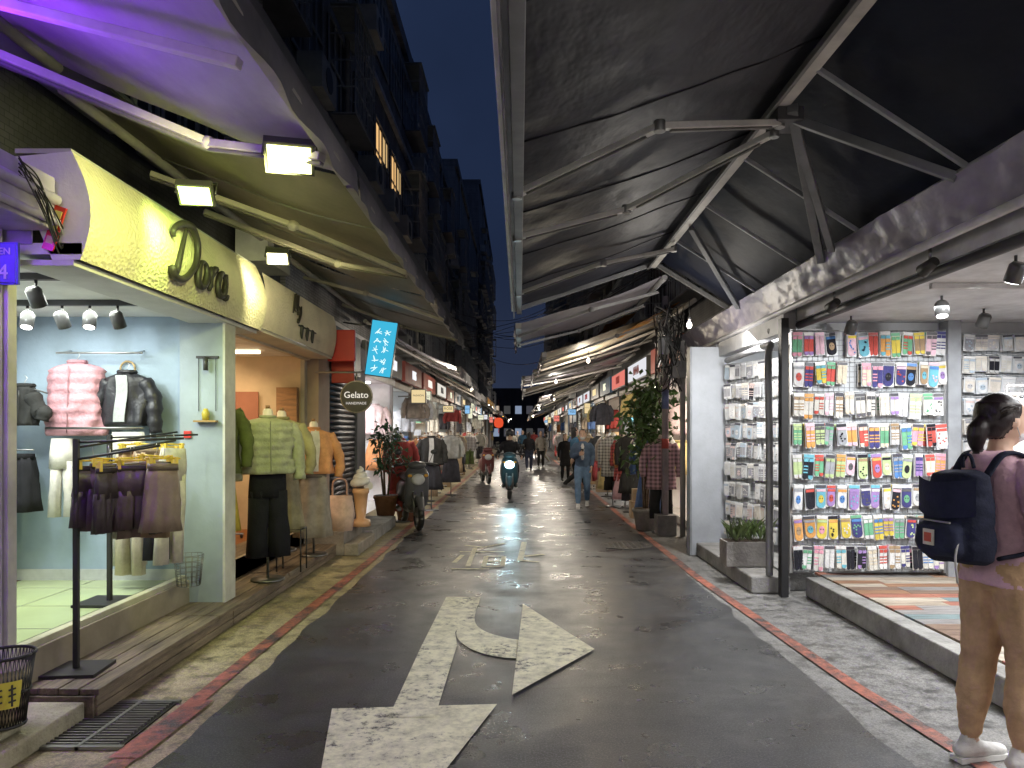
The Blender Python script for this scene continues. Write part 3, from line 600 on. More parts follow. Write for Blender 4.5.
# ---------------- shop 3
e=empty('shuttered_shop')
b=MB()
b.box(-2.75,-2.55,9.36,9.9,0,2.6,'wall',(.42,.32,.25)); b.box(-2.75,-2.55,11.6,12.2,0,2.9,'wall',(.18,.18,.2)); b.box(-2.75,-2.5,9.9,11.6,2.4,3.0,'paint',(.08,.08,.09)); b.make('walls',e)
def shutter(b,x,y0,y1,z0,z1,col=(.16,.16,.18)):
    for k in range(int((z1-z0)/.08)): b.tube([(x,y0,z0+.04+k*.08),(x,y1,z0+.04+k*.08)],.04,8,'steel',col)
b=MB(); shutter(b,-2.62,9.9,11.6,.30,2.4); b.make('roller_shutter',e)
b=MB(); b.box(-2.75,-2.2,9.25,10.3,0,.30,'stone',(.34,.31,.26)); b.box(-2.75,-2.05,10.3,12.2,0,.17,'stone',(.4,.39,.36)); b.box(-2.2,-2.02,9.25,10.28,0,.15,'stone',(.42,.38,.31)); b.make('stone_step',None,bevel=.012)
b=MB(); b.M=Matrix.Translation((-2.12,9.85,.30))
b.loft([(0,0,.50,.105,.105),(0,0,.44,.11,.11),(0,0,.43,.095,.095),(0,0,.1,.06,.06),(0,0,.08,.12,.12),(0,0,0,.13,.13)],20,'plastic',(.72,.42,.22))
P=[(.0+.1*(1-t)*math.cos(t*22),.1*(1-t)*math.sin(t*22),.53+.26*t) for t in[k/44 for k in range(45)]]; b.tube(P,[.062,.056,.046,.034,.015],10,'plastic',(.82,.8,.76))
b.make('soft_serve_cone_figure')
e=empty('round_hanging_sign'); b=MB(); cx,cy,cz=-2.0,9.05,1.98
b.tube([(cx,cy-.02,cz),(cx,cy+.02,cz)],.185,32,'paint',(.10,.09,.09)); b.tube([(cx+.185*math.cos(a),cy-.0,cz+.185*math.sin(a)) for a in[2*PI*k/32 for k in range(33)]],.016,8,'paint',(.5,.45,.4)); b.tube([(cx-.5,cy,cz+.3),(cx+.1,cy,cz+.3)],.012,6,'steel',(.3,.3,.3)); b.tube([(cx,cy,cz+.3),(cx,cy,cz+.18)],.008,6,'steel',(.3,.3,.3)); b.make('disc',e)
text('Gelato',.11,(cx,cy-.024,cz+.02),FACE_CAM,'glow',(.8,.75,.65),e,'lettering',.003); text('HANDMADE',.045,(cx,cy-.024,cz-.08),FACE_CAM,'glow',(.6,.55,.5),e,'subtitle',.002)
e=empty('illuminated_sign'); b=MB(); b.M=Matrix.Translation((-1.98,10.6,2.74))@Matrix.Rotation(math.radians(8),4,'Y'); b.box(-.19,.19,-.04,.04,-.4,.4,'paint',(.1,.1,.12)); b.box(-.18,.18,-.046,-.041,-.39,.39,'glow',(.05,.45,.68)); b.tube([(-.19,0,.3),(-.6,0,.3)],.012,6,'steel',(.3,.3,.3))
for k in range(2):
    for j in range(5):
        cxx,czz=-.075+k*.13,-.30+j*.135
        for q in range(4): a_=R.uniform(0,3.14); dx_,dz_=.042*math.cos(a_),.042*math.sin(a_); ox_,oz_=R.uniform(-.02,.02),R.uniform(-.025,.025); b.beam((cxx+ox_-dx_,-.048,czz+oz_-dz_),(cxx+ox_+dx_,-.048,czz+oz_+dz_),.003,.010,'glow',(.75,1,1),(0,0,1) if abs(dz_)<.03 else (1,0,0))
b.make('panel',e)
b=MB(); b.box(-2.45,-2.1,9.4,9.46,2.45,2.85,'plastic',(.5,.03,.03)); b.box(-2.5,-2.2,9.8,9.85,2.2,2.9,'plastic',(.45,.05,.04)); b.make('red_sign',None,bevel=.01)
# ------------------------------------------------------------------ plants
def plant(name,x,y,z,h,r,n,pot='box',leafl=.14,leafw=.05,col=(.06,.12,.04),trunk=True,seed=1):
    rr=random.Random(seed); b=MB(); setM(b,x,y,z)
    if pot=='box': b.box(-.24,.24,-.14,.14,0,.25,'stone',(.42,.40,.38)); b.box(-.22,.22,-.12,.12,.25,.252,'stone',(.06,.04,.03)); ph=.25
    else:
        b.loft([(0,0,.34,.2,.2),(0,0,.30,.21,.21),(0,0,.28,.19,.19),(0,0,0,.14,.14)],20,'stone',(.42,.39,.36) if pot=='grey' else (.3,.14,.08)); b.loft([(0,0,.345,.18,.18),(0,0,.342,.18,.18)],16,'stone',(.05,.035,.025)); ph=.33
    tips=[]
    if trunk:
        for k in range(4):
            a=rr.uniform(0,6.28); P=catmull([(0.03*math.cos(a),.03*math.sin(a),ph-.05),(.08*math.cos(a),.08*math.sin(a),ph+(h-ph)*.35),(r*.35*math.cos(a+.4),r*.35*math.sin(a+.4),ph+(h-ph)*.7),(r*.5*math.cos(a),r*.5*math.sin(a),h*.95)],5)
            b.tube(P,[.02,.016,.011,.006],6,'woodp',(.16,.11,.07)); tips+=P[6:]
            for q in range(6):
                p=rr.choice(P[5:]); d=Vector((rr.uniform(-1,1),rr.uniform(-1,1),rr.uniform(-.1,.8))).normalized()*r*.6; b.tube([p,p+d*.5+Vector((0,0,.03)),p+d],[.007,.005,.003],5,'woodp',(.14,.11,.06)); tips+=[p+d*.5,p+d]
    for k in range(n):
        if trunk: c=Vector(rr.choice(tips))+Vector((rr.gauss(0,1),rr.gauss(0,1),rr.gauss(0,1)))*r*.2; d=Vector((rr.gauss(0,1),rr.gauss(0,1),rr.gauss(-.1,.7))).normalized()
        else:
            a=rr.uniform(0,6.28); c=Vector((rr.uniform(-.18,.18),rr.uniform(-.09,.09),ph)); d=Vector((math.cos(a)*rr.uniform(.1,.7),math.sin(a)*rr.uniform(.1,.7),1)).normalized()
        l=leafl*rr.uniform(.6,1.2); w=leafw*rr.uniform(.7,1.2)
        sd=d.cross(Vector((rr.gauss(0,1),rr.gauss(0,1),rr.gauss(0,1)))).normalized(); up=sd.cross(d)
        sh=rr.uniform(.5,1.7); cc=tuple(q*sh for q in col)
        dr=Vector((0,0,-.25*l)) if trunk else Vector((d.x,d.y,-.3))*l*.3
        p0,p1,p2,p3=c,c+d*l*.45+sd*w/2+up*w*.15,c+d*l+dr,c+d*l*.45-sd*w/2+up*w*.15
        b.poly([p0,p1,p2],'leaf',cc); b.poly([p0,p2,p3],'leaf',cc)
    b.M=Matrix.Identity(4); return b.make(name)
plant('potted_tree',1.98,11.7,0,2.35,.52,950,'grey',.16,.075,(.11,.20,.06),True,4)
plant('planter_box',2.36,7.72,.17,.5,.2,80,'box',.26,.03,(.14,.20,.07),False,8)
plant('potted_plant',-1.98,12.9,.0,1.3,.3,260,'terra',.13,.05,(.07,.15,.06),True,5)
plant('potted_plant',-2.25,12.4,.15,1.5,.32,240,'terra',.13,.06,(.06,.13,.07),True,15)
# ------------------------------------------------------------------ RIGHT sock shop
e=empty('sock_shop')
b=MB(); b.box(2.70,2.86,1.0,7.0,0,.18,'stone',(.42,.41,.39)); b.box(2.86,6.6,.8,7.25,0,.170,'stone',(.2,.2,.2)); b.make('step',e,bevel=.012)
b=MB(); PCs=[(.40,.22,.13),(.50,.30,.20),(.5,.42,.33),(.28,.19,.14),(.48,.20,.14),(.25,.33,.34),(.6,.52,.42),(.36,.34,.33),(.45,.16,.12)]
y=.9
while y<7.1:
    x=2.865-R.uniform(0,.5)
    while x<6.5:
        l=R.uniform(.5,.9); x0=max(x,2.865)
        if x+l>2.9: b.box(x0,x+l-.004,y,y+.136,.172,.19,'woodp',R.choice(PCs))
        x+=l
    y+=.14
b.make('floor',e)
b=MB(); b.box(2.75,6.6,.8,7.4,2.60,2.66,'paint',(.80,.83,.86))
for yy in(3.4,5.2): b.box(2.9,6.4,yy,yy+.04,2.56,2.598,'paint',(.7,.7,.7))
b.box(3.0,4.2,4.2,4.24,2.57,2.598,'tube',(1,1,1)); b.box(4.4,5.6,4.2,4.24,2.57,2.598,'tube',(1,1,1)); b.make('ceiling',e)
b=MB(); b.box(2.95,6.6,7.12,7.22,.18,2.62,'wall',(.62,.63,.65)); b.box(6.55,6.65,.8,7.12,.18,2.62,'wall',(.6,.6,.6)); b.box(4.02,4.14,6.94,7.1,.19,2.6,'paint',(.4,.42,.45)); b.make('walls',e)
b=MB()
for i,(x,y) in enumerate([(3.25,5.7),(3.0,6.7),(3.95,6.3),(4.1,5.6),(3.6,4.7),(2.95,4.4)]): track_spot(b,x,y,2.6,-.1,-.3 if i in(0,3) else .5,i in(0,3,5),(.06,.06,.06),.05)
b.make('track_spotlights',e)
area('ceiling_light',(3.7,5.0,2.52),(1.2,2.2),130,(.95,.98,1),(0,0,0),e)
spot('rack_spot',(3.2,5.0,2.5),(3.3,7.0,1.1),75,(1,.99,.97),1.6,.05,e)
area('ceiling_light_b',(3.8,2.2,2.52),(1.6,2.2),110,(1,.97,.93),(0,0,0),e)
b=MB(); b.box(2.45,2.52,6.93,7.02,0,2.62,'paint',(.02,.02,.022)); b.box(2.62,2.70,.8,7.0,2.60,2.86,'paint',(.62,.62,.66)); b.box(2.50,2.62,7.02,9.3,2.5,2.7,'paint',(.45,.45,.46)); b.tube([(2.64,.8,2.56),(2.64,7.0,2.56)],.035,10,'paint',(.05,.05,.055)); b.make('shutter_frame',e,bevel=.004)
SC=[(.82,.82,.82),(.85,.40,.50),(.12,.28,.62),(.03,.03,.04),(.80,.64,.12),(.20,.50,.30),(.66,.12,.10),(.42,.44,.47),(.82,.42,.14),(.42,.28,.60),(.45,.32,.20),(.20,.55,.68),(.86,.76,.60),(.08,.08,.24),(.60,.75,.38),(.88,.60,.70),(.8,.8,.8),(.15,.15,.16)]
MONO=[(.82,.82,.82),(.8,.8,.82),(.84,.84,.84),(.6,.6,.62),(.35,.35,.38),(.82,.76,.68),(.8,.82,.84),(.78,.62,.60),(.5,.6,.7),(.82,.80,.76)]
def sockpack(b,rr,w,h,c0,style,SCC):
    c1=rr.choice(SCC)
    b.box(-w/2,w/2,.004,.007,-h,0,'plastic',rr.choice([(.76,.78,.80),(.70,.73,.76),(.76,.74,.71)]))
    b.box(-w*.46,w*.46,-.004,.003,-h*.14,-.004,'plastic',rr.choice([(.84,.84,.84),c1,c1,(.1,.1,.12)]))
    def toe(cx,hw,z0,z1,yy,c):
        P=[(cx-hw,z0),(cx+hw,z0),(cx+hw,z1+hw*.9)]+[(cx+hw*math.cos(a),z1+hw*.9+hw*.9*math.sin(a)) for a in[-PI*k/6 for k in range(1,6)]]+[(cx-hw,z1+hw*.9)]
        b.poly([(px,yy,pz) for px,pz in P],'cloth',c)
    if style==0:
        for sg in(-1,1):
            cx=sg*w*.235; hw=w*.215
            toe(cx,hw,-h*.16,-h*.98,-.006,c0)
            b.poly([(cx-hw*.95,-.009,-h*.17),(cx+hw*.95,-.009,-h*.17),(cx+hw*.95,-.009,-h*.30),(cx-hw*.95,-.009,-h*.30)],'cloth',c1)
            if rr.random()<.5:
                for q in range(3): zc=-h*(.45+.12*q); b.poly([(cx-hw*.98,-.009,zc),(cx+hw*.98,-.009,zc),(cx+hw*.98,-.009,zc-h*.05),(cx-hw*.98,-.009,zc-h*.05)],'cloth',c1)
            else: toe(cx,hw*.98,-h*.82,-h*.975,-.009,c1)
    else:
        hw=w*.43
        toe(0,hw,-h*.16,-h*.98,-.006,c0)
        if rr.random()<.5:
            n=10; b.poly([(hw*.6*math.cos(2*PI*k/n),-.009,-h*.6+h*.17*math.sin(2*PI*k/n)) for k in range(n)][::-1],'cloth',c1)
            for sg in(-1,1): b.box(sg*hw*.25-.004,sg*hw*.25+.004,-.0105,-.0095,-h*.6,-h*.55,'plastic',(.02,.02,.02))
        else:
            for q in range(7): px,pz=rr.uniform(-.7,.7)*hw,-h*rr.uniform(.38,.85); b.box(px-.007,px+.007,-.0095,-.0085,pz-.007,pz+.007,'cloth',c1)
        b.poly([(-hw*.98,-.009,-h*.18),(hw*.98,-.009,-h*.18),(hw*.98,-.009,-h*.29),(-hw*.98,-.009,-h*.29)],'cloth',rr.choice(SCC))
def sock_panel(name,x,y,z0,width,height,yaw,rows,cols,seed,SCC=SC,backcol=(.60,.63,.66)):
    rr=random.Random(seed); b=MB(); base=Matrix.Translation((x,y,z0))@Matrix.Rotation(yaw,4,'Z'); b.M=base
    b.box(0,width,.05,.065,0,height,'plastic',backcol)
    for e_ in(0,width): b.box(e_-.012,e_+.012,-.0,.048,0,height,'steel',(.6,.6,.6))
    rh=height/rows; cw=width/cols
    for k in range(int(height/.05)): b.box(0.01,width-.01,.044,.0495,k*.05,k*.05+.006,'paint',(.42,.44,.47))
    for k in range(int(width/.05)): b.box(.02+k*.05,.024+k*.05,.045,.0497,.01,height-.01,'paint',(.42,.44,.47))
    for r_ in range(rows):
        ztop=height-rh*r_-.02
        b.M=base; b.tube([(0,.0,ztop+.006),(width,.0,ztop+.006)],.004,5,'steel',(.7,.7,.7))
        st=0 if rr.random()<.6 else 1; pal=[rr.choice([(.82,.82,.82),(.03,.03,.04),(.4,.4,.43),(.8,.78,.72)]) for _ in range(4)] if rr.random()<.25 else (rr.sample(SCC,5) if rr.random()<.5 else SCC)
        c_=0.0
        while c_<cols-.4:
            cwf=rr.uniform(.88,1.12)
            if rr.random()<.14: st=1-st
            if rr.random()<.04: c_+=cwf; continue
            c0=rr.choice(pal); hh=rh*rr.uniform(.70,.86); dz=rr.uniform(0,.014); ry=rr.uniform(-.09,.09)
            xx=min(cw*(c_+cwf/2),width-cw*.5)
            b.M=base; b.tube([(xx,.045,ztop+.004),(xx,-.07,ztop+.0),(xx,-.075,ztop+.01)],.0022,4,'steel',(.7,.7,.7))
            for lay in range(2):
                b.M=base@Matrix.Translation((xx+rr.uniform(-.004,.004),.02-lay*.035-rr.uniform(0,.03),ztop-dz))@Matrix.Rotation(rr.uniform(-.25,.25),4,'Z')@Matrix.Rotation(ry+rr.uniform(-.03,.03),4,'Y')
                sockpack(b,rr,cw*cwf*.93,hh,c0,st,SCC)
            c_+=cwf
    b.M=Matrix.Identity(4); return b.make(name)
sock_panel('sock_display_rack',2.56,6.98,.22,1.45,2.3,0,8,14,11)
sock_panel('sock_display_rack',4.2,7.04,.9,1.9,1.6,0,8,16,12,MONO)
rack('clothes_rack',4.75,6.3,.19,1.3,.1,12,1.75,31,'s',[(.75,.35,.4),(.7,.7,.72),(.05,.05,.06),(.8,.75,.7),(.5,.5,.55)])
sock_panel('sock_display_rack',2.57,9.20,.25,1.05,2.15,math.atan2(-.95,.40),9,10,21,MONO,(.72,.74,.76))
e=empty('sock_shop'); b=MB(); b.box(2.6,3.6,7.24,9.3,0,.18,'stone',(.4,.4,.4)); b.box(3.5,3.6,7.24,9.3,.18,2.6,'wall',(.6,.6,.6)); b.box(2.14,3.5,9.3,9.42,.0,2.62,'wall',(.46,.49,.54)); b.box(2.5,3.5,9.42,10.9,0,2.7,'wall',(.42,.43,.46)); b.box(2.13,2.16,9.27,9.45,0,2.62,'paint',(.3,.32,.35)); b.make('walls',e,bevel=.006)
b=MB(); b.box(2.62,3.5,7.24,9.29,2.56,2.6,'paint',(.75,.75,.75)); b.box(2.7,2.74,7.5,8.6,2.52,2.555,'tube',(1,1,1)); b.make('ceiling',e)
area('window_light',(2.50,7.7,2.46),(.3,.9),80,(1,.98,.94),(math.radians(25),math.radians(-10),0),e)
b=MB(); b.box(2.22,2.60,7.1,9.9,0,.16,'stone',(.36,.35,.34)); b.make('stone_step',None,bevel=.015)
b=MB(); b.tube(catmull([(2.52,9.0,2.42),(2.50,7.6,2.42),(2.46,7.25,2.40),(2.40,7.15,2.25),(2.40,7.12,1.5),(2.40,7.12,.6),(2.40,7.12,.17)],8),.035,10,'paint',(.22,.22,.23)); b.make('drain_pipe')
# ---------------- right awning structure
def fa(u,v):
    x=-.02+1.6*u; return (x,.1+8.7*v,3.05+.56*u-.03*math.sin(PI*u)+.025*noise.noise(Vector((x*1.3,v*9,3)))+.009*noise.noise(Vector((x*5,v*40,3))))
b=MB(); b.sheet(fa,30,140,'awn_dark')
for k in range(1,7):
    P=[]
    for q in range(11): p=fa(q/10,k/7); P.append((p[0],p[1],p[2]-.004))
    b.tube(P,.005,5,'paint',(.03,.03,.04))
b.make('awning')
b=MB()
def fb(u,v):
    x=1.6+.95*u; return (x,.1+8.7*v,3.64-.62*u+.015*noise.noise(Vector((x*2,v*12,8))))
b.sheet(fb,10,60,'awn_navy'); b.make('awning_rear_cover')
b=MB(); sl=(.45,.46,.48)
b.box(-.10,-.04,.1,8.8,2.98,3.06,'paint',(.78,.78,.80)); b.box(-.04,.02,.1,8.8,2.95,3.0,'paint',(.30,.31,.33)); b.beam((-.07,.1,2.94),(-.07,8.8,2.94),.012,.08,'valance')
b.beam((1.58,.1,3.53),(1.58,8.8,3.53),.07,.06,'paint',(.66,.64,.60)); b.beam((1.52,.1,3.50),(1.52,8.8,3.50),.025,.04,'paint',(.2,.2,.2)); b.beam((-.05,8.78,3.0),(1.6,8.78,3.55),.04,.05,'paint',sl); b.beam((1.6,8.78,3.55),(2.5,8.78,3.0),.04,.05,'paint',(.2,.2,.2))
dk=(.40,.42,.46)
for yy in(1.6,2.8,4.0,5.3,6.4,7.6): b.beam((1.6,yy,3.52),(2.5,yy+.05,2.97),.025,.03,'paint',dk)
b.beam((1.62,4.4,3.48),(2.42,5.95,2.93),.06,.06,'paint',(.20,.21,.23)); b.beam((1.62,7.0,3.48),(2.42,8.2,2.93),.05,.05,'paint',(.2,.21,.23))
b.beam((1.66,4.5,3.46),(2.36,5.6,2.93),.05,.05,'paint',(.22,.23,.25)); b.beam((1.64,4.5,3.46),(2.42,4.1,2.96),.05,.05,'paint',(.2,.21,.23))
b.box(1.54,1.70,4.42,4.64,3.42,3.50,'paint',(.10,.10,.11))
b.make('awning_frame',None,bevel=.004)
def foldarm(P,c=(.82,.81,.78)):
    b=MB()
    for p,q in zip(P[:-1],P[1:]):
        b.beam(p,q,.05,.036,'paint',c); d=(Vector(q)-Vector(p)); b.beam(Vector(p)+d*.08+Vector((0,0,-.026)),Vector(q)-d*.08+Vector((0,0,-.026)),.022,.014,'paint',tuple(k*.25 for k in c))
    for p in P: b.tube([Vector(p)-Vector((0,0,.03)),Vector(p)+Vector((0,0,.03))],.032,12,'steel',(.5,.5,.5))
    b.make('awning_arm',None,bevel=.004)
foldarm([(1.58,4.5,3.43),(.74,3.92,3.17),(-.02,4.42,2.97)]); foldarm([(1.58,4.6,3.41),(.77,5.35,3.16),(-.02,5.4,2.97)])
foldarm([(1.58,7.6,3.43),(.8,7.1,3.17),(-.02,7.6,2.97)]); foldarm([(1.58,1.2,3.43),(.8,.7,3.17),(-.02,1.2,2.97)])
b=MB()
def ff(u,v):
    yy=.3+11.2*u; r_=noise.noise(Vector((yy*2.2,v*1.5,2)))*.03+.014*noise.noise(Vector((yy*9,v*3,2)))
    return (2.40+.10*v*v+r_+.05*math.sin(v*3),yy,2.98-.26*v+.02*noise.noise(Vector((yy*1.1,4,v))))
b.sheet(ff,260,14,'fascia_tarp'); b.tube([(2.5,.3,2.70),(2.5,11.5,2.70)],.03,8,'paint',(.66,.66,.70)); b.tube([(2.46,.3,2.99),(2.46,11.5,2.99)],.03,8,'paint',(.4,.4,.42)); b.make('awning_fascia')
b=MB()
for yy in(4.6,6.0,7.4): b.tube([(2.55,yy,2.7),(2.55,yy,2.62)],.01,6,'steel',(.3,.3,.3)); b.tube([(2.55,yy-.06,2.60),(2.53,yy+.05,2.56)],[.03,.045],12,'paint',(.05,.05,.05))
b.make('track_spotlights')
b=MB(); b.tube([(2.2,11.2,0),(2.2,11.2,3.6)],.05,12,'paint',(.42,.36,.38)); b.box(2.06,2.34,11.05,11.35,0,.30,'stone',(.32,.30,.30)); b.tube([(2.2,11.2,1.9),(2.2,11.2,2.2)],.055,12,'paint',(.2,.25,.5)); b.tube([(2.2,11.2,1.3),(2.2,11.2,1.45)],.055,12,'paint',(.6,.1,.08)); b.make('utility_pole',None)
b=MB(); b.tube([(2.42,11.0,0),(2.42,11.0,2.9)],.04,10,'paint',(.5,.48,.47)); b.tube([(2.42,11.0,2.2),(2.3,11.05,2.5),(2.3,11.05,3.2)],.025,8,'paint',(.35,.33,.33)); b.make('drain_pipe')
b=MB()
for k in range(34):
    p=[(2.1+R.uniform(-.1,.35),10.95+R.uniform(-.1,.2),2.1+R.uniform(0,1.4)) for _ in range(4)]; b.tube(catmull(p,7),R.uniform(.004,.012),5,'plastic',R.choice([(.03,.03,.03),(.2,.2,.2),(.45,.42,.4),(.05,.05,.05)]))
b.box(2.25,2.45,10.9,11.0,2.35,2.6,'paint',(.4,.4,.42)); b.box(2.05,2.2,10.95,11.05,2.7,2.95,'paint',(.5,.5,.5)); b.make('cable_bundle')
b=MB()
for k in range(9):
    y0=R.uniform(9,13); z0=R.uniform(3.6,5); b.tube(catmull([(2.3+R.uniform(0,.5),y0,z0),(1.0,y0+5,z0-.3),(-.5,y0+11,z0+.1),(-2.9,y0+16,z0+R.uniform(0,2))],8),.008,4,'plastic',(.02,.02,.02))
b.tube(catmull([(-3,9.6,8.5),(-1.4,12,8.9),(.6,14,9.6),(3,16,10.4)],8),.015,4,'plastic',(.01,.01,.01))
b.make('overhead_cables')
# ------------------------------------------------------------------ upper buildings
def building(name,s,xf,y0,y1,z0,z1,col,seed,lit=()):
    rr=random.Random(seed); e=empty(name); X=lambda a:s*a
    b=MB(); b.box(X(xf),X(xf+7),y0,y1,z0,z1,'facade',col); b.box(X(xf-.12),X(xf+7.1),y0-.002,y1+.002,z1,z1+.35,'facade',tuple(c*.8 for c in col)); b.make('walls',e)
    b=MB(); fl=z0+.3; k=0
    cg=(.44,.46,.50)
    while fl+2.5<z1+.3:
        if k>0 or y0>9: b.box(X(xf-.10),X(xf-.002),y0+.02,y1-.02,fl-.22,fl-.1,'paint',tuple(min(.8,c*1.5) for c in col))
        n=max(1,int((y1-y0)/1.7)); w=(y1-y0)/n
        for i in range(n):
            a=y0+i*w+.18; c=y0+(i+1)*w-.18
            on=(k,i) in lit
            b.box(X(xf-.02),X(xf-.004),a,c,fl+.5,fl+1.9,'plastic',(.03,.04,.06))
            if on: b.box(X(xf-.03),X(xf-.021),a+.1,a+(c-a)*.45,fl+.9,fl+1.8,'glow',(.85,.50,.20)); b.box(X(xf-.03),X(xf-.021),a+(c-a)*.55,c-.1,fl+1.3,fl+1.8,'glow',(.6,.40,.18))
            for t in(0,.25,.5,.75,1): yy=a+(c-a)*t; b.box(X(xf-.05),X(xf-.031),yy-.02,yy+.02,fl+.5,fl+1.9,'paint',cg)
            for zz in(.5,1.2,1.9): b.box(X(xf-.055),X(xf-.032),a-.03,c+.03,fl+zz-.02,fl+zz+.02,'paint',cg)
            r_=rr.random()
            if r_<.6 and not on:
                d=.45
                for q in range(9): yy=a+(c-a)*q/8; b.beam((X(xf-d),yy,fl+.35),(X(xf-d),yy,fl+2.0),.018,.018,'paint',cg)
                for q in range(5): zz=fl+.35+1.65*q/4; b.beam((X(xf-d),a,zz),(X(xf-d),c,zz),.02,.02,'paint',cg); b.beam((X(xf-.06),a,zz),(X(xf-d),a,zz),.018,.018,'paint',cg); b.beam((X(xf-.06),c,zz),(X(xf-d),c,zz),.018,.018,'paint',cg)
                b.box(X(xf-d),X(xf-.06),a,c,fl+.32,fl+.35,'paint',(.2,.2,.22)); b.box(X(xf-d-.05),X(xf-.06),a-.05,c+.05,fl+2.02,fl+2.05,'paint',(.3,.34,.36))
            elif r_<.85: b.box(X(xf-.4),X(xf-.06),a+.1,a+.85,fl-.05,fl+.42,'paint',(.6,.6,.58)); b.tube([(X(xf-.402),a+.45,fl+.18),(X(xf-.41),a+.45,fl+.18)],.17,14,'paint',(.1,.1,.1))
        fl+=2.75; k+=1
    for q in range(3): yy=rr.uniform(y0+.2,y1-.2); b.tube([(X(xf-.08),yy,z0+.7),(X(xf-.08),yy,z1)],.045,8,'paint',(.4,.4,.4))
    for q in range(3): yy=rr.uniform(y0,y1-1); b.box(X(xf+.5),X(xf+1.6),yy,yy+1.0,z1+.35,z1+1.3+rr.random(),'paint',(.12,.12,.13))
    b.make('windows_and_fittings',e); return e
building('apartment_building',-1,3.05,-4,9.4,3.1,11.5,(.07,.07,.08),1)
building('apartment_building',-1,3.0,9.45,20.5,3.1,11.2,(.48,.47,.48),2,{(1,3),(1,4),(0,4)})
building('apartment_building',-1,3.1,20.6,34,3.1,11.6,(.36,.38,.42),3,{(1,4)})
building('apartment_building',-1,3.0,34.1,52,3.1,13.8,(.4,.41,.42),4)
building('apartment_building',-1,2.9,52.1,76,3.1,19,(.3,.3,.32),5)
building('apartment_building',1,3.0,-4,9.2,3.1,11.5,(.12,.12,.13),6)
building('apartment_building',1,3.0,9.3,24,3.1,10.5,(.12,.12,.13),7)
building('apartment_building',1,3.0,24.1,44,3.1,11.5,(.10,.10,.11),8)
building('apartment_building',1,2.9,44.1,76,3.1,14,(.10,.10,.11),9)
b=MB(); b.box(-14,14,92,98,0,7,'facade',(.10,.10,.11))
for i in range(14):
    for k in range(2): b.box(-9+i*1.4,-8.2+i*1.4,91.97,91.99,1+k*2.8,2.0+k*2.8,'glow',R.choice([(.5,.4,.3),(.05,.05,.06),(.2,.25,.35),(.05,.05,.05)]))
b.make('apartment_building')
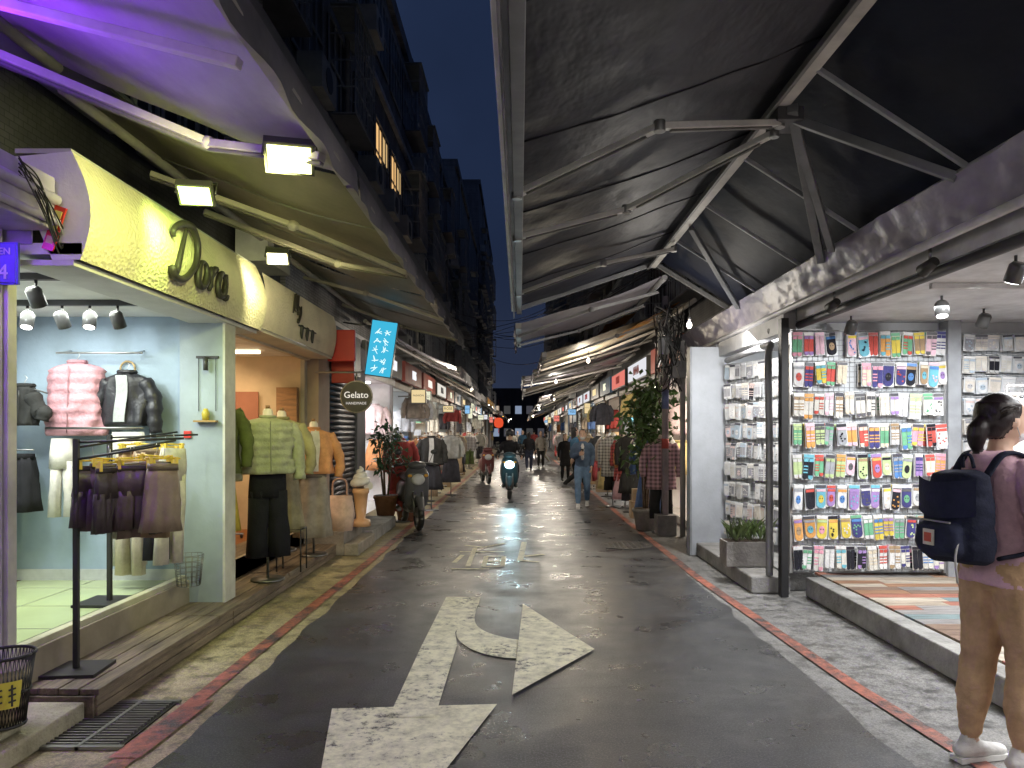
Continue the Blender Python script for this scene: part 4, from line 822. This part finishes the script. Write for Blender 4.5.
# ------------------------------------------------------------------ generic shops down the street
SIGN=[(.9,.9,.95),(.95,.75,.4),(.3,.6,.95),(.9,.25,.2),(.95,.95,.7),(.95,.9,.8)]
WORDS=['FASHION','BELLA','MOON','K.STYLE','COCO','LADY','1989','SUN','MISS','ROSE','JEANS','BAG','NANA','YES','LULU']
def gshop(s,y0,y1,seed,typ=None):
    rr=random.Random(seed); lc=rr.choice([(1,.93,.80),(.95,.98,1),(1,.82,.58),(1,.90,.74)])
    far=y0>40; typ=typ or rr.choice(['cloth','cloth','shelf','white','shut'])
    X=lambda a:s*a
    nm={'cloth':'clothing_shop','shelf':'accessory_shop','white':'boutique','shut':'shuttered_shop'}[typ]
    if typ=='shut':
        e=empty(nm); b=MB(); b.box(X(2.62),X(2.8),y0,y0+.25,0,3.1,'wall',(.35,.33,.31)); b.box(X(2.62),X(2.8),y1-.25,y1,0,3.1,'wall',(.35,.33,.31)); b.box(X(2.6),X(2.8),y0+.25,y1-.25,2.5,3.1,'paint',(.2,.2,.22)); b.make('walls',e)
        b=MB(); shutter(b,X(2.7),y0+.25,y1-.25,.05,2.5,rr.choice([(.3,.3,.32),(.15,.2,.28),(.4,.38,.33)])); b.make('roller_shutter',e)
        if rr.random()<.6 and y0<40: rack('clothes_rack',X(2.25),(y0+y1)/2,.0,1.5,PI/2,11,1.45,seed+50,'jjs')
    else:
        e=shop_shell(nm,s,y0,y1,2.6+rr.uniform(0,.15),2.0,.14,2.55,(.8,.8,.8) if typ=='white' else rr.choice([(.7,.7,.7),(.65,.6,.52),(.6,.66,.7)]),(.4,.38,.35),(115 if y0<30 else 130)*(1.3 if typ=='white' else 1),lc,rr.choice([(.15,.15,.16),(.5,.5,.5),(.25,.2,.16),(.1,.16,.25)]),.55,not far,'tile','fartube' if far else 'tube')
        b=MB()
        if typ=='cloth':
            for r_ in range(2):
                zz=[2.25,1.25][r_]
                b.tube([(X(4.45),y0+.15,zz+.03),(X(4.45),y1-.15,zz+.03)],.012,6,'steel',(.6,.6,.6))
                n=int((y1-y0)/.5)
                for i in range(n):
                    b.M=Matrix.Translation((X(4.4),y0+.3+i*.5,zz))@Matrix.Rotation(s*PI/2,4,'Z')@Matrix.Rotation(PI if s>0 else 0,4,'Z')
                    c=rr.choice(GC)
                    if rr.random()<.6: jacket(b,c,rr.uniform(.45,.8))
                    else: skirt(b,c,.6)
            for i in range(3):
                b.M=Matrix.Translation((X(2.9+i*.5),y1-.22,rr.choice([2.2,2.1]))); c=rr.choice(GC); jacket(b,c,.55); b.M=b.M@Matrix.Translation((0,0,-.65)); (skirt if rr.random()<.5 else pants)(b,rr.choice(GC),.7)
        elif typ=='shelf':
            yy=y1-.3
            for q in range(6):
                zz=.35+q*.36; b.box(X(2.75),X(4.4),yy-.05,yy+.2,zz,zz+.02,'woodp',(.5,.4,.28))
                xx=2.82
                while xx<4.25:
                    w_=rr.uniform(.1,.24); h_=rr.uniform(.1,.26); c=rr.choice(SC)
                    if rr.random()<.5: b.box(X(xx),X(xx+w_),yy-.03,yy+.12,zz+.021,zz+.02+h_,'plastic',c)
                    else:
                        b.loft([(X(xx+w_/2),yy+.05,zz+.02+h_*.7,w_*.38,.05),(X(xx+w_/2),yy+.05,zz+.021,w_*.48,.07)],12,'plastic',c); b.tube([(X(xx+w_/2)+w_*.3*math.cos(a),yy+.05,zz+.02+h_*.7+.06*math.sin(a)) for a in[PI*k/6 for k in range(7)]],.006,5,'plastic',c)
                    xx+=w_+.03
            for q in range(5):
                zz=.35+q*.42; b.box(X(4.2),X(4.55),y0+.1,y1-.35,zz,zz+.02,'woodp',(.5,.4,.28))
                yy=y0+.15
                while yy<y1-.6: w_=rr.uniform(.12,.26); b.box(X(4.25),X(4.45),yy,yy+w_,zz+.021,zz+rr.uniform(.12,.3),'plastic',rr.choice(SC)); yy+=w_+.03
        else:
            for i in range(3):
                b.M=Matrix.Translation((X(2.95+i*.55),y1-.25,2.1)); c=rr.choice([(.75,.72,.68),(.05,.05,.06),(.6,.5,.42),(.7,.55,.55)]); hook(b); jacket(b,c,.6); b.M=b.M@Matrix.Translation((0,0,-.7)); skirt(b,rr.choice(GC),.6)
            b.M=Matrix.Identity(4); b.box(X(3.2),X(4.0),y0+.5,y0+1.6,.15,.95,'paint',(.8,.8,.78)); b.box(X(2.64),X(2.66),y0+.15,y0+.2,.15,2.5,'steel',(.4,.4,.4)); b.box(X(4.5),X(4.55),y0+.6,y1-.6,.6,2.1,'plastic',rr.choice([(.5,.2,.25),(.1,.3,.4),(.7,.6,.3)]))
        b.M=Matrix.Identity(4); b.make('goods',e)
    es=empty('shop_sign'); b=MB(); c=rr.choice(SIGN); k=rr.random()
    if k<.5 and typ!='shut':
        b.box(X(2.42),X(2.5),y0+.25,y1-.25,2.62,3.02,'paint',(.1,.1,.1)); b.box(X(2.41),X(2.419),y0+.28,y1-.28,2.65,2.99,'glow',tuple(q*.8 for q in c)); b.make('board',es)
        text(rr.choice(WORDS),.26,(X(2.405),(y0+y1)/2,2.82),FACE_XP if s<0 else FACE_XN,'paint',rr.choice([(.03,.03,.05),(.4,.03,.03)]),es,'lettering',.005)
    else:
        b.box(X(2.42),X(2.5),y0+.2,y1-.2,2.62,3.05,'paint',rr.choice([(.4,.1,.08),(.1,.1,.1),(.1,.2,.35)])); b.make('board',es)
        text(rr.choice(WORDS),.28,(X(2.41),(y0+y1)/2,2.82),FACE_XP if s<0 else FACE_XN,'glow' if typ!='shut' else 'paint',c,es,'lettering',.01)
    if rr.random()<.35 and y0>14.5:
        ep=empty('illuminated_sign'); b=MB(); yy=y0+.3; w=rr.uniform(.2,.36); h=rr.uniform(.2,.5); x0=2.0+rr.uniform(-.15,.25); z0=2.2+rr.uniform(-.1,.1)
        c=rr.choice(SIGN); b.box(X(x0),X(x0+w),yy,yy+.1,z0,z0+h,'paint',(.15,.15,.15)); b.box(X(x0+.02),X(x0+w-.02),yy-.006,yy-.001,z0+.02,z0+h-.02,'glow',tuple(q*.8 for q in c)); b.tube([(X(x0+w),yy+.05,z0+h*.5),(X(2.6),yy+.05,z0+h*.5)],.015,6,'steel',(.3,.3,.3)); b.make('box',ep)
        t=rr.choice(WORDS); text(t,w/len(t)*1.2,(X(x0+w/2),yy-.01,z0+h*.55),FACE_CAM,'paint',(.05,.05,.1),ep,'lettering',.002)
    if y0<40 and typ!='shut':
        if typ=='cloth' or rr.random()<.3: rack('clothes_rack',X(2.28),(y0+y1)/2+.3,.0,1.2,PI/2,10,rr.uniform(1.35,1.6),seed+50,'jjsp')
        for q in range(rr.choice([1,2])):
            mk=rr.random()<.5
            mannequin('mannequin',X(2.05+rr.uniform(-.05,.15)),y0+.4+q*rr.uniform(.5,.8),0,T(jacket,rr.choice(GC),rr.uniform(.5,.9),rr.choice(['cloth','cloth','plaid','puffer']),.2,.09,.5),T(skirt if mk else pants,rr.choice(GC),.7),rr.uniform(-.5,.5),1.42)
        if typ=='cloth' and rr.random()<.6:
            b=MB(); b.tube([(X(2.3),y0+.5,2.42),(X(2.3),y1-.5,2.42)],.012,6,'steel',(.6,.6,.6))
            for q in range(rr.choice([1,2,3])):
                setM(b,X(2.3),y0+.8+q*.65,2.33,rr.uniform(-.4,.4)); hook(b); c=rr.choice(GC); jacket(b,c,rr.uniform(.4,.6),'cloth',.19,.07,.42)
            b.M=Matrix.Identity(4); b.make('hanging_clothes')
    if y0<35 and rr.random()<.7:
        b=MB(); xx,yy=X(2.2),y1-.45; b.M=Matrix.Translation((xx,yy,0))@Matrix.Rotation(rr.uniform(-.4,.4),4,'Z'); b.box(-.2,.2,-.15,.15,0,.3,'paint',(.42,.30,.18)); b.box(-.16,.14,-.12,.12,.302,.52,'paint',(.45,.33,.2)); b.box(-.2,.2,-.02,.02,.3,.3015,'plastic',(.6,.55,.4)); b.make('cardboard_boxes',None,bevel=.006)
    mt=rr.choice(['awn_beige','awn_grey','awn_dark','awn_orange','awn_green','awn_beige'])
    zo=2.62+rr.uniform(-.08,.15) if s<0 else 2.72+rr.uniform(-.05,.15)
    awning('awning',s,X(2.6),3.35+rr.uniform(0,.2),X(rr.uniform(.95,1.25) if s<0 else rr.uniform(.05,.5) if y0<22 else rr.uniform(.6,1.1)),zo,y0+.02,y1-.02,mt,'valance' if mt!='awn_orange' else mt,.2,y0<30,(.55,.52,.5),.04,True,seed)
y=12.4; k=100; tl=['white','cloth','shelf','white','cloth']
while y<74:
    d=3.0 if y<40 else 4.6; gshop(-1,y,y+d-.02,k,tl.pop(0) if tl else None); y+=d; k+=1
y=11.0; k=205; tl=['white','cloth','shelf','cloth','white']
while y<74:
    d=2.9 if y<40 else 4.7; gshop(1,y,y+d-.02,k,tl.pop(0) if tl else None); y+=d; k+=1
shop_shell('corner_shop',1,-4,.7,2.75,1.8,.17,2.6,(.6,.6,.6),(.4,.4,.4),85,(1,.95,.88),(.3,.3,.3),.3)
b=MB(); b.sheet(lambda u,v:(1.55+.85*u,10.95+1.0*v,3.05+.45*u+.05*noise.noise(Vector((u*4,v*4,1)))),8,8,'awn_orange'); b.sheet(lambda u,v:(1.4+.5*u,12.0+1.4*v,3.3+.2*u+.04*noise.noise(Vector((u*4,v*4,7)))),8,8,'awn_orange'); b.make('yellow_tarpaulin')
awning('awning',1,1.75,3.45,-.02,2.86,8.95,10.9,'awn_grey','valance',.18,True,(.5,.5,.5),.05,sd=44)
for i,(x,y,z,c,p) in enumerate([(-1.3,13.5,2.75,(1,.90,.72),55),(1.2,13.0,2.8,(1,.86,.64),60),(.9,18.5,2.8,(1,.92,.76),70),(-1.3,20,2.7,(1,.88,.70),65),(1.2,26,2.7,(1,.88,.72),110),(-1.3,31,2.7,(1,.84,.66),120),(1.0,38,2.7,(1,.92,.78),160),(-1.2,46,2.7,(1,.92,.8),190),(1.0,56,2.7,(1,.88,.74),230),(-.8,66,2.7,(1,.88,.76),230),(1.9,8.3,2.75,(1,.93,.82),22),(1.3,-1.4,2.75,(1,.93,.82),45),(-1.5,-.8,2.75,(1,.90,.76),60)]):  # last two bulbs, unseen behind the camera, are added to brighten the near street
    e=empty('hanging_bulb'); b=MB(); b.tube([(x,y,z+.3),(x,y,z+.06)],.004,5,'plastic',(.03,.03,.03)); b.tube([(x,y,z+.09),(x,y,z+.03)],.018,8,'plastic',(.7,.7,.7)); b.ell((x,y,z),(.03,.03,.04),'lamp',c); b.make('bulb',e); point('light',(x,y,z-.07),p,c,.08,e)
b=MB(); b.loft([(-.75,26,2.05,.06,.06),(-.75,26,2.0,.14,.14),(-.75,26,1.87,.17,.17),(-.75,26,1.75,.14,.14),(-.75,26,1.7,.06,.06)],20,'glow',(.7,.08,.03),.0); b.tube([(-.75,26,2.05),(-.75,26,2.7)],.006,5,'plastic',(.1,.02,.02)); b.tube([(-.75,26,1.71),(-.75,26,1.5)],.012,6,'cloth',(.6,.05,.03)); b.make('red_lantern')
# ------------------------------------------------------------------ people
SK=(.62,.42,.32)
def hand(b,w,d,side,palm,sc=1.0,col=SK,curl=.6):
    w=Vector(w); d=Vector(d).normalized(); side=(Vector(side)-d*Vector(side).dot(d)).normalized(); palm=(Vector(palm)-d*Vector(palm).dot(d)); palm=(palm-side*palm.dot(side)).normalized()
    for i in range(4):
        o=(.5-i/3)*.056*sc; b.limb([w+side*o*.6,w+side*o+d*.045*sc,w+side*o+d*.085*sc],[.014*sc,.014*sc,.011*sc],8,'skin',col,1,2)
        l=[.070,.080,.074,.058][i]*sc; k=w+side*o*1.1+d*.085*sc
        c1=curl*.5; p1=k+(d*math.cos(c1)+palm*math.sin(c1))*l*.45; c2=curl*1.3; p2=p1+(d*math.cos(c2)+palm*math.sin(c2))*l*.32; c3=curl*1.9; p3=p2+(d*math.cos(c3)+palm*math.sin(c3))*l*.25
        b.limb([k,p1,p2,p3],[.0095*sc,.009*sc,.008*sc,.007*sc],7,'skin',col,1,2)
    t0=w+side*.022*sc+d*.02*sc; t1=t0+(side*.7+d*.6+palm*.3).normalized()*.04*sc; t2=t1+(side*.25+d*.9+palm*.35).normalized()*.035*sc
    b.limb([t0,t1,t2],[.014*sc,.012*sc,.009*sc],7,'skin',col,1,3)
def person(name,loc,head_dir,H,top,bot,shoe=(.7,.7,.7),hair=(.015,.012,.012),pose='walk',hairstyle='short',voxel=.014,mask=None,inner=None,long_top=0,sleeve_w=1.0,baggy=1.0,headturn=0,extra=None,topmat='cloth'):
    s=H/1.7; f=MB(); S=Matrix.Scale(s,4); f.M=S
    POS=dict(
      walk=dict(kn=[(.095,.16,.50),(-.095,.05,.47)],an=[(.09,.27,.10),(-.09,-.26,.15)],el=[(.235,-.12,1.14),(-.235,.02,1.12)],wr=[(.24,-.16,.90),(-.2,.2,1.05)]),
      stand=dict(kn=[(.10,.02,.49),(-.10,.01,.49)],an=[(.11,-.01,.09),(-.105,-.03,.09)],el=[(.24,-.03,1.11),(-.24,-.03,1.11)],wr=[(.25,.03,.87),(-.25,.03,.87)]),
      phone=dict(kn=[(.095,.16,.50),(-.095,.05,.47)],an=[(.09,.24,.10),(-.09,-.2,.13)],el=[(.22,-.03,1.12),(-.22,-.03,1.12)],wr=[(.07,.25,1.17),(-.2,.12,.92)]),
      browse=dict(kn=[(.085,.05,.49),(-.085,-.03,.50)],an=[(.09,.03,.09),(-.095,-.07,.09)],el=[(.24,.0,1.10),(-.24,.0,1.10)],wr=[(.12,.25,1.10),(-.1,.25,1.11)]),
      ride=dict(kn=[(.16,.42,.78),(-.16,.42,.78)],an=[(.15,.46,.38),(-.15,.46,.38)],el=[(.30,.20,1.10),(-.30,.20,1.10)],wr=[(.30,.46,1.04),(-.30,.46,1.04)]))
    P=POS[pose]; bg=baggy
    pel=.93
    for i,sg in enumerate((1,-1)):
        kn,an=P['kn'][i],P['an'][i]
        f.limb([(sg*.085,0,pel-.03),((sg*.085+kn[0])/2,kn[1]/2+.01,(pel+kn[2])/2),kn,((kn[0]+an[0])/2,(kn[1]+an[1])/2-.01,(kn[2]+an[2])/2+.0),(an[0],an[1],an[2]+.05)],[.095*bg,.088*bg,.068*bg,.064*bg,.048*(bg if bg<1.1 else .95)],14,'cloth',bot)
        f.limb([(an[0],an[1],an[2]+.04),(an[0],an[1],an[2]-.01)],[.036,.036],10,'skin',SK)
        zf=max(.045,an[2]-.045)
        f.limb([(an[0],an[1]-.045,zf+.01),(an[0],an[1]+.05,zf+.005),(an[0]*1.05,an[1]+.155,zf-.008)],[.043,.045,.036],12,'cloth',shoe,.85)
        f.limb([(an[0],an[1]-.02,zf+.04),(an[0],an[1]+.03,zf+.02)],[.042,.04],10,'cloth',shoe)
    f.loft([(0,0,pel-.12,.10,.08),(0,-.005,pel-.06,.165*(1+(bg-1)*.3),.115),(0,-.01,pel+.0,.168,.118),(0,0,pel+.08,.145,.10)],24,'cloth',bot)
    lt=long_top
    f.loft([(0,-.005,pel-.03-lt,.172+lt*.1,.12+lt*.1),(0,-.004,pel+.03-lt*.4,.165,.122),(0,0,pel+.15,.152,.115),(0,.0,1.20,.165,.12),(0,-.005,1.30,.178,.118),(0,-.01,1.37,.165,.10),(0,-.01,1.415,.11,.075),(0,-.005,1.445,.06,.055)][::-1],28,topmat,top,.003,5)
    if hairstyle=='bun': f.limb([(-.075,-.05,1.41),(0,-.095,1.39),(.075,-.05,1.41)],[.045,.06,.045],12,topmat,top)
    if inner: f.ell((0,.085,1.18),(.055,.04,.22),'cloth',inner)
    for i,sg in enumerate((1,-1)):
        el,wr=P['el'][i],P['wr'][i]
        f.limb([(sg*.15,-.005,1.365),(sg*.195,-.01,1.29),el,((el[0]+wr[0])/2,(el[1]+wr[1])/2,(el[2]+wr[2])/2-.004),wr],[.058,.056*sleeve_w,.046*sleeve_w,.044*sleeve_w,.034*sleeve_w],12,topmat,top)
    f.limb([(0,-.01,1.42),(0,.01,1.50)],[.052,.05],12,'skin',SK)
    R_=Matrix.Translation((0,0,1.5))@Matrix.Rotation(headturn,4,'Z')@Matrix.Rotation(-.12 if pose in('phone','browse') else 0,4,'X')@Matrix.Translation((0,0,-1.5))
    f.M=S@R_
    f.loft([(0,.0,1.70,.012,.012),(0,.0,1.69,.045,.055),(0,.002,1.655,.068,.086),(0,.005,1.60,.073,.092),(0,.012,1.555,.069,.086),(0,.022,1.515,.058,.070),(0,.035,1.482,.038,.046),(0,.045,1.472,.016,.02)],20,'skin',SK)
    f.limb([(0,.09,1.595),(0,.108,1.563)],[.010,.014],8,'skin',SK)
    for sg in(1,-1): f.ell((sg*.075,.0,1.575),(.012,.02,.03),'skin',SK,8,6)
    if mask: f.ell((0,.052,1.53),(.058,.066,.048),'cloth',mask,16,10)
    hc=hair
    f.ell((0,-.018,1.622),(.083,.098,.092),'hair',hc,20,12)
    if hairstyle in('long','bob'):
        zb=1.34 if hairstyle=='long' else 1.45
        f.loft([(0,-.035,1.64,.083,.075),(0,-.04,1.55,.086,.068),(0,-.05,1.46,.082,.055),(0,-.075,zb,.06,.035)],18,'hair',hc,.003,7)
    if hairstyle=='bun':
        f.loft([(0,-.025,1.66,.084,.09),(0,-.03,1.60,.086,.09),(0,-.045,1.55,.078,.072),(0,-.06,1.50,.05,.05)],18,'hair',hc,.003,9)
        f.limb([(0,-.10,1.56),(0,-.125,1.53),(0,-.125,1.47),(0,-.11,1.42)],[.04,.045,.036,.016],12,'hair',hc)
    if hairstyle=='helmet': f.ell((0,-.005,1.62),(.115,.13,.115),'plastic',hc,20,14)
    out=MB(); out.fuse(f,voxel*s,.006*s,2)
    out.M=S@R_
    for sg in(1,-1):
        out.ell((sg*.028,.084,1.592),(.014,.008,.007),'plastic',(.8,.8,.8),8,6); out.ell((sg*.028,.0905,1.592),(.006,.004,.006),'plastic',(.02,.01,.01),8,6)
        out.limb([(sg*.045,.083,1.615),(sg*.016,.094,1.618)],[.003,.0035],5,'hair',hc)
        if mask: out.tube([(sg*.056,.05,1.55),(sg*.078,.01,1.595),(sg*.084,-.01,1.575),(sg*.06,.05,1.51)],.0022,5,'cloth',mask)
    if not mask:out.limb([(-.02,.0885,1.522),(0,.094,1.521),(.02,.0885,1.522)],[.003,.0048,.003],6,'skin',(.5,.2,.18))
    if hairstyle=='bun':
        for k in range(110):
            a=R.uniform(-1.5,1.5); q0=R.uniform(0,.05); p0=Vector((.084*math.sin(a),.03*math.cos(a),1.71-.05*abs(a)-q0*.3)); p1=Vector((.092*math.sin(a),-.07,1.64-q0)); p2=Vector((.02*math.sin(a),-.115,1.56-q0*.5))
            out.tube(catmull([p0,p1,p2],4),.0018,4,'hair',R.choice([(.03,.02,.02),(.015,.01,.01),(.05,.035,.03)]))
    out.M=S
    for i,sg in enumerate((1,-1)):
        el,wr=Vector(P['el'][i]),Vector(P['wr'][i]); d=wr-el; hand(out,wr+d.normalized()*.02,d,(0,1,.2) if abs(d.z)>.15 else (0,0,1),(-sg,0,0),1.0,SK,.45)
        an=P['an'][i]
        zf=max(.045,an[2]-.045); out.box(an[0]-.038,an[0]+.038,an[1]-.08,an[1]+.185,zf-.045,zf-.022,'plastic',(.75,.75,.75))
        out.tube([(wr.x-d.normalized().x*.005,wr.y-d.normalized().y*.005,wr.z-d.normalized().z*.005),wr+d.normalized()*.012],.036*sleeve_w,12,topmat,tuple(c*.8 for c in top))
    if extra: extra(out)
    out.M=Matrix.Identity(4)
    yaw=math.atan2(-head_dir[0],head_dir[1])
    return out.make(name,None,0,loc,yaw)
def backpack(b,col=(.022,.026,.05)):
    g=MB(); g.M=b.M.copy()
    g.loft([(0,-.20,1.36,.09,.04),(0,-.215,1.34,.135,.075),(0,-.225,1.22,.155,.095),(0,-.23,1.05,.165,.105),(0,-.225,.97,.16,.10),(0,-.215,.945,.12,.07)],24,'cloth',col,.003,5)
    g.loft([(0,-.31,1.13,.10,.03),(0,-.325,1.11,.12,.045),(0,-.33,1.01,.125,.05),(0,-.32,.98,.10,.03)],20,'cloth',tuple(c*1.5 for c in col))
    b.fuse(g,.012,.010,2)
    b.sheet(lambda u,v:(-.165+.33*u,-.23-.105*math.sin(PI*(.15+.7*u))-.012,1.33-.16*v-.02*math.sin(PI*u)),10,4,'cloth',tuple(c*1.3 for c in col))
    b.box(-.03,.03,-.385,-.378,1.03,1.10,'plastic',(.75,.72,.65)); b.box(-.02,.02,-.388,-.3855,1.045,1.085,'plastic',(.6,.12,.08))
    b.tube([(-.12,-.38,1.14),(.12,-.38,1.14)],.005,6,'steel',(.4,.4,.4))
    for sg in(1,-1):
        b.tube(catmull([(sg*.09,-.17,1.33),(sg*.10,-.08,1.435),(sg*.115,.04,1.41),(sg*.130,.12,1.28),(sg*.165,.10,1.12),(sg*.185,-.02,1.02),(sg*.14,-.15,.98)],7),.024,8,'cloth',col,True,.4)
    b.tube(catmull([(-.03,-.17,1.37),(-.02,-.18,1.425),(.02,-.18,1.425),(.03,-.17,1.37)],5),.008,6,'cloth',col)
    b.tube(catmull([(.10,-.3,1.1),(.13,-.36,1.0),(.12,-.34,.88)],5),.005,5,'cloth',(.6,.6,.6))
person('woman_with_backpack',(2.22,3.42,0),(1.0,.22),1.72,(.76,.50,.60),(.64,.43,.26),(.8,.8,.8),(.02,.012,.015),'browse','bun',.0085,(.75,.75,.78),None,.05,1.4,1.15,0,backpack)
def jk(b):
    b.box(-.035,.035,.30,.31,1.15,1.29,'plastic',(.03,.03,.03))
person('man_in_denim_jacket',(1.28,15.1,0),(-.12,-1),1.60,(.10,.15,.24),(.16,.26,.42),(.75,.75,.75),(.015,.012,.012),'phone','short',.014,(.75,.78,.8),(.75,.75,.75),.0,1.15,1.05,0,jk)
person('woman_in_black',(1.42,23.2,0),(.1,-1),1.5,(.02,.02,.022),(.02,.02,.022),(.1,.1,.1),(.015,.012,.012),'stand','long',.016,None,None,.35,1.15,1.0)
pal=[((.03,.03,.035),(.05,.06,.1)),((.35,.33,.3),(.03,.03,.03)),((.55,.5,.42),(.08,.1,.18)),((.05,.12,.2),(.03,.03,.03)),((.5,.1,.1),(.05,.05,.06)),((.15,.14,.13),(.3,.27,.2))]
for i,(x,y,dr) in enumerate([(.35,29,(0,1)),(.9,32,(.2,-1)),(-.4,38,(0,1)),(.15,42,(0,-1)),(.85,45,(0,1)),(1.25,36,(-1,.2)),(.4,52,(0,1)),(-.2,57,(0,-1)),(-.6,47,(0,-1)),(1.45,19.5,(1,.3))]):
    c=pal[i%6]; person('pedestrian',(x,y,0),dr,1.55+.03*(i%5),c[0],c[1],(.3,.3,.3),(.015,.012,.012),['walk','stand','phone'][i%3],['long','short','bob'][i%3],.022,None,None,.1*(i%3),1.1,1.05)
def scooter(name,loc,yaw,col,lit):
    e=empty(name,loc); e.rotation_euler=(0,0,yaw); b=MB()
    def wheel(y):
        b.tube([(.0+0*a,y+.19*math.cos(a),.24+.19*math.sin(a)) for a in[2*PI*k/24 for k in range(25)]],.05,10,'plastic',(.025,.025,.025)); b.tube([(-.035,y,.24),(.035,y,.24)],.13,18,'steel',(.4,.4,.42)); b.tube([(-.06,y,.24),(.06,y,.24)],.035,10,'steel',(.3,.3,.3))
    wheel(.62); wheel(-.58)
    for sg in(-1,1): b.tube([(sg*.07,.62,.24),(sg*.07,.52,.6)],.02,8,'steel',(.3,.3,.3))
    g=MB()
    g.loft([(0,.42,.98,.14,.07),(0,.45,.90,.19,.10),(0,.47,.75,.19,.10),(0,.44,.55,.20,.08),(0,.38,.38,.18,.06),(0,.33,.30,.12,.05)],20,'plastic',col)
    g.limb([(0,.45,.36),(0,.1,.29),(0,-.15,.31)],[.1,.11,.12],12,'plastic',(.06,.06,.06),.6)
    g.loft([(0,-.3,.74,.11,.30),(0,-.34,.66,.15,.38),(0,-.38,.5,.16,.36),(0,-.38,.38,.10,.25)],24,'plastic',col)
    g.limb([(0,.84,.36),(0,.66,.50),(0,.5,.46)],[.05,.075,.06],12,'plastic',col,.7)
    b.fuse(g,.02,0,2)
    b.limb([(0,.02,.78),(0,-.3,.80),(0,-.66,.83)],[.10,.125,.10],14,'plastic',(.03,.03,.03),.5)
    b.tube([(-.33,.40,1.02),(-.15,.46,1.05),(.15,.46,1.05),(.33,.40,1.02)],.017,8,'plastic',(.04,.04,.04)); b.ell((0,.47,1.02),(.15,.09,.07),'plastic',col)
    for sg in(-1,1):
        b.tube([(sg*.2,.44,1.05),(sg*.27,.42,1.2)],.007,6,'steel',(.2,.2,.2)); b.ell((sg*.29,.42,1.23),(.06,.015,.04),'plastic',(.04,.04,.04)); b.ell((sg*.13,.555,.86),(.035,.02,.025),'plastic',(.8,.4,.05))
        b.tube([(sg*.35,.395,1.02),(sg*.22,.43,1.04)],.024,8,'plastic',(.03,.03,.03))
    b.ell((0,.56,.80),(.11,.05,.09),'lamp' if lit else 'plastic',(.6,.95,1) if lit else (.6,.6,.62)); b.box(-.08,.08,.51,.53,.6,.7,'plastic',(.7,.7,.7)); b.box(-.09,.09,-.80,-.78,.45,.55,'plastic',(.7,.7,.7)); b.ell((0,-.74,.64),(.08,.03,.03),'plastic',(.5,.02,.02))
    b.tube([(.13,-.3,.25),(.15,-.75,.33)],.04,10,'steel',(.3,.3,.3)); b.make('scooter_body',e)
    return e
e=scooter('motor_scooter',(-.24,17.5,0),PI,(.05,.12,.16),True)
spot('headlight_beam',(0,.66,.80),(0,12,.6),40,(.6,.9,1),.9,.05,e)
person('scooter_rider',(-.24,17.62,-.02),(0,-1),1.62,(.03,.03,.035),(.04,.04,.05),(.1,.1,.1),(.04,.04,.045),'ride','helmet',.016,None,None,0,1.2,1.1)
scooter('motor_scooter',(-1.80,12.2,0),PI+.35,(.10,.10,.11),False)
scooter('motor_scooter',(-1.05,22.5,0),PI+.2,(.15,.05,.05),False)
mannequin('mannequin',1.92,15.3,0,T(jacket,(.55,.55,.55),.82,'plaid',.21,.1,.52),T(pants,(.03,.03,.03),.6),.1,1.45)
mannequin('mannequin',2.15,14.3,0,T(jacket,(.03,.03,.03),.7,'cloth',.21,.1,.52),T(skirt,(.04,.04,.04),.6),.1,1.5)
mannequin('mannequin',-1.75,14.6,0,T(jacket,(.05,.05,.05),.55,'cloth',.2,.1,.45,False,(.7,.7,.7)),T(skirt,(.05,.05,.06),.5),.1,1.45)
mannequin('mannequin',-1.7,18.2,0,T(jacket,(.7,.7,.68),.55,'cloth',.2,.1,.45),T(skirt,(.1,.1,.12),.6),.1,1.45)
# ------------------------------------------------------------------ world + camera
w=bpy.data.worlds.new('World'); scene.world=w; w.use_nodes=True; nt=w.node_tree; bg=nt.nodes['Background']
tc=nt.nodes.new('ShaderNodeTexCoord'); sp=nt.nodes.new('ShaderNodeSeparateXYZ'); L(nt,tc.outputs['Generated'],sp.inputs[0])
c=ramp(nt,sp.outputs['Z'],[(0,(.030,.040,.075)),(.25,(.014,.024,.058)),(.8,(.010,.018,.045))])
n=nt.nodes.new('ShaderNodeTexNoise'); n.inputs['Scale'].default_value=2.2; n.inputs['Detail'].default_value=5; L(nt,tc.outputs['Generated'],n.inputs['Vector'])
L(nt,mix(nt,1.0,c,ramp(nt,n.outputs['Fac'],[(.3,.7),(.7,1.35)]),'MULTIPLY'),bg.inputs['Color']); bg.inputs['Strength'].default_value=1.0
cam=bpy.data.cameras.new('Camera'); co=bpy.data.objects.new('Camera',cam); scene.collection.objects.link(co); scene.camera=co
co.location=(0,0,1.55); co.rotation_euler=(PI/2,0,0); cam.lens=26.0; cam.sensor_width=36; cam.shift_x=-8/1024; cam.shift_y=48/1024; cam.clip_end=600; cam.clip_start=.05
scene.view_settings.view_transform='Standard'; scene.view_settings.look='None'; scene.view_settings.exposure=0
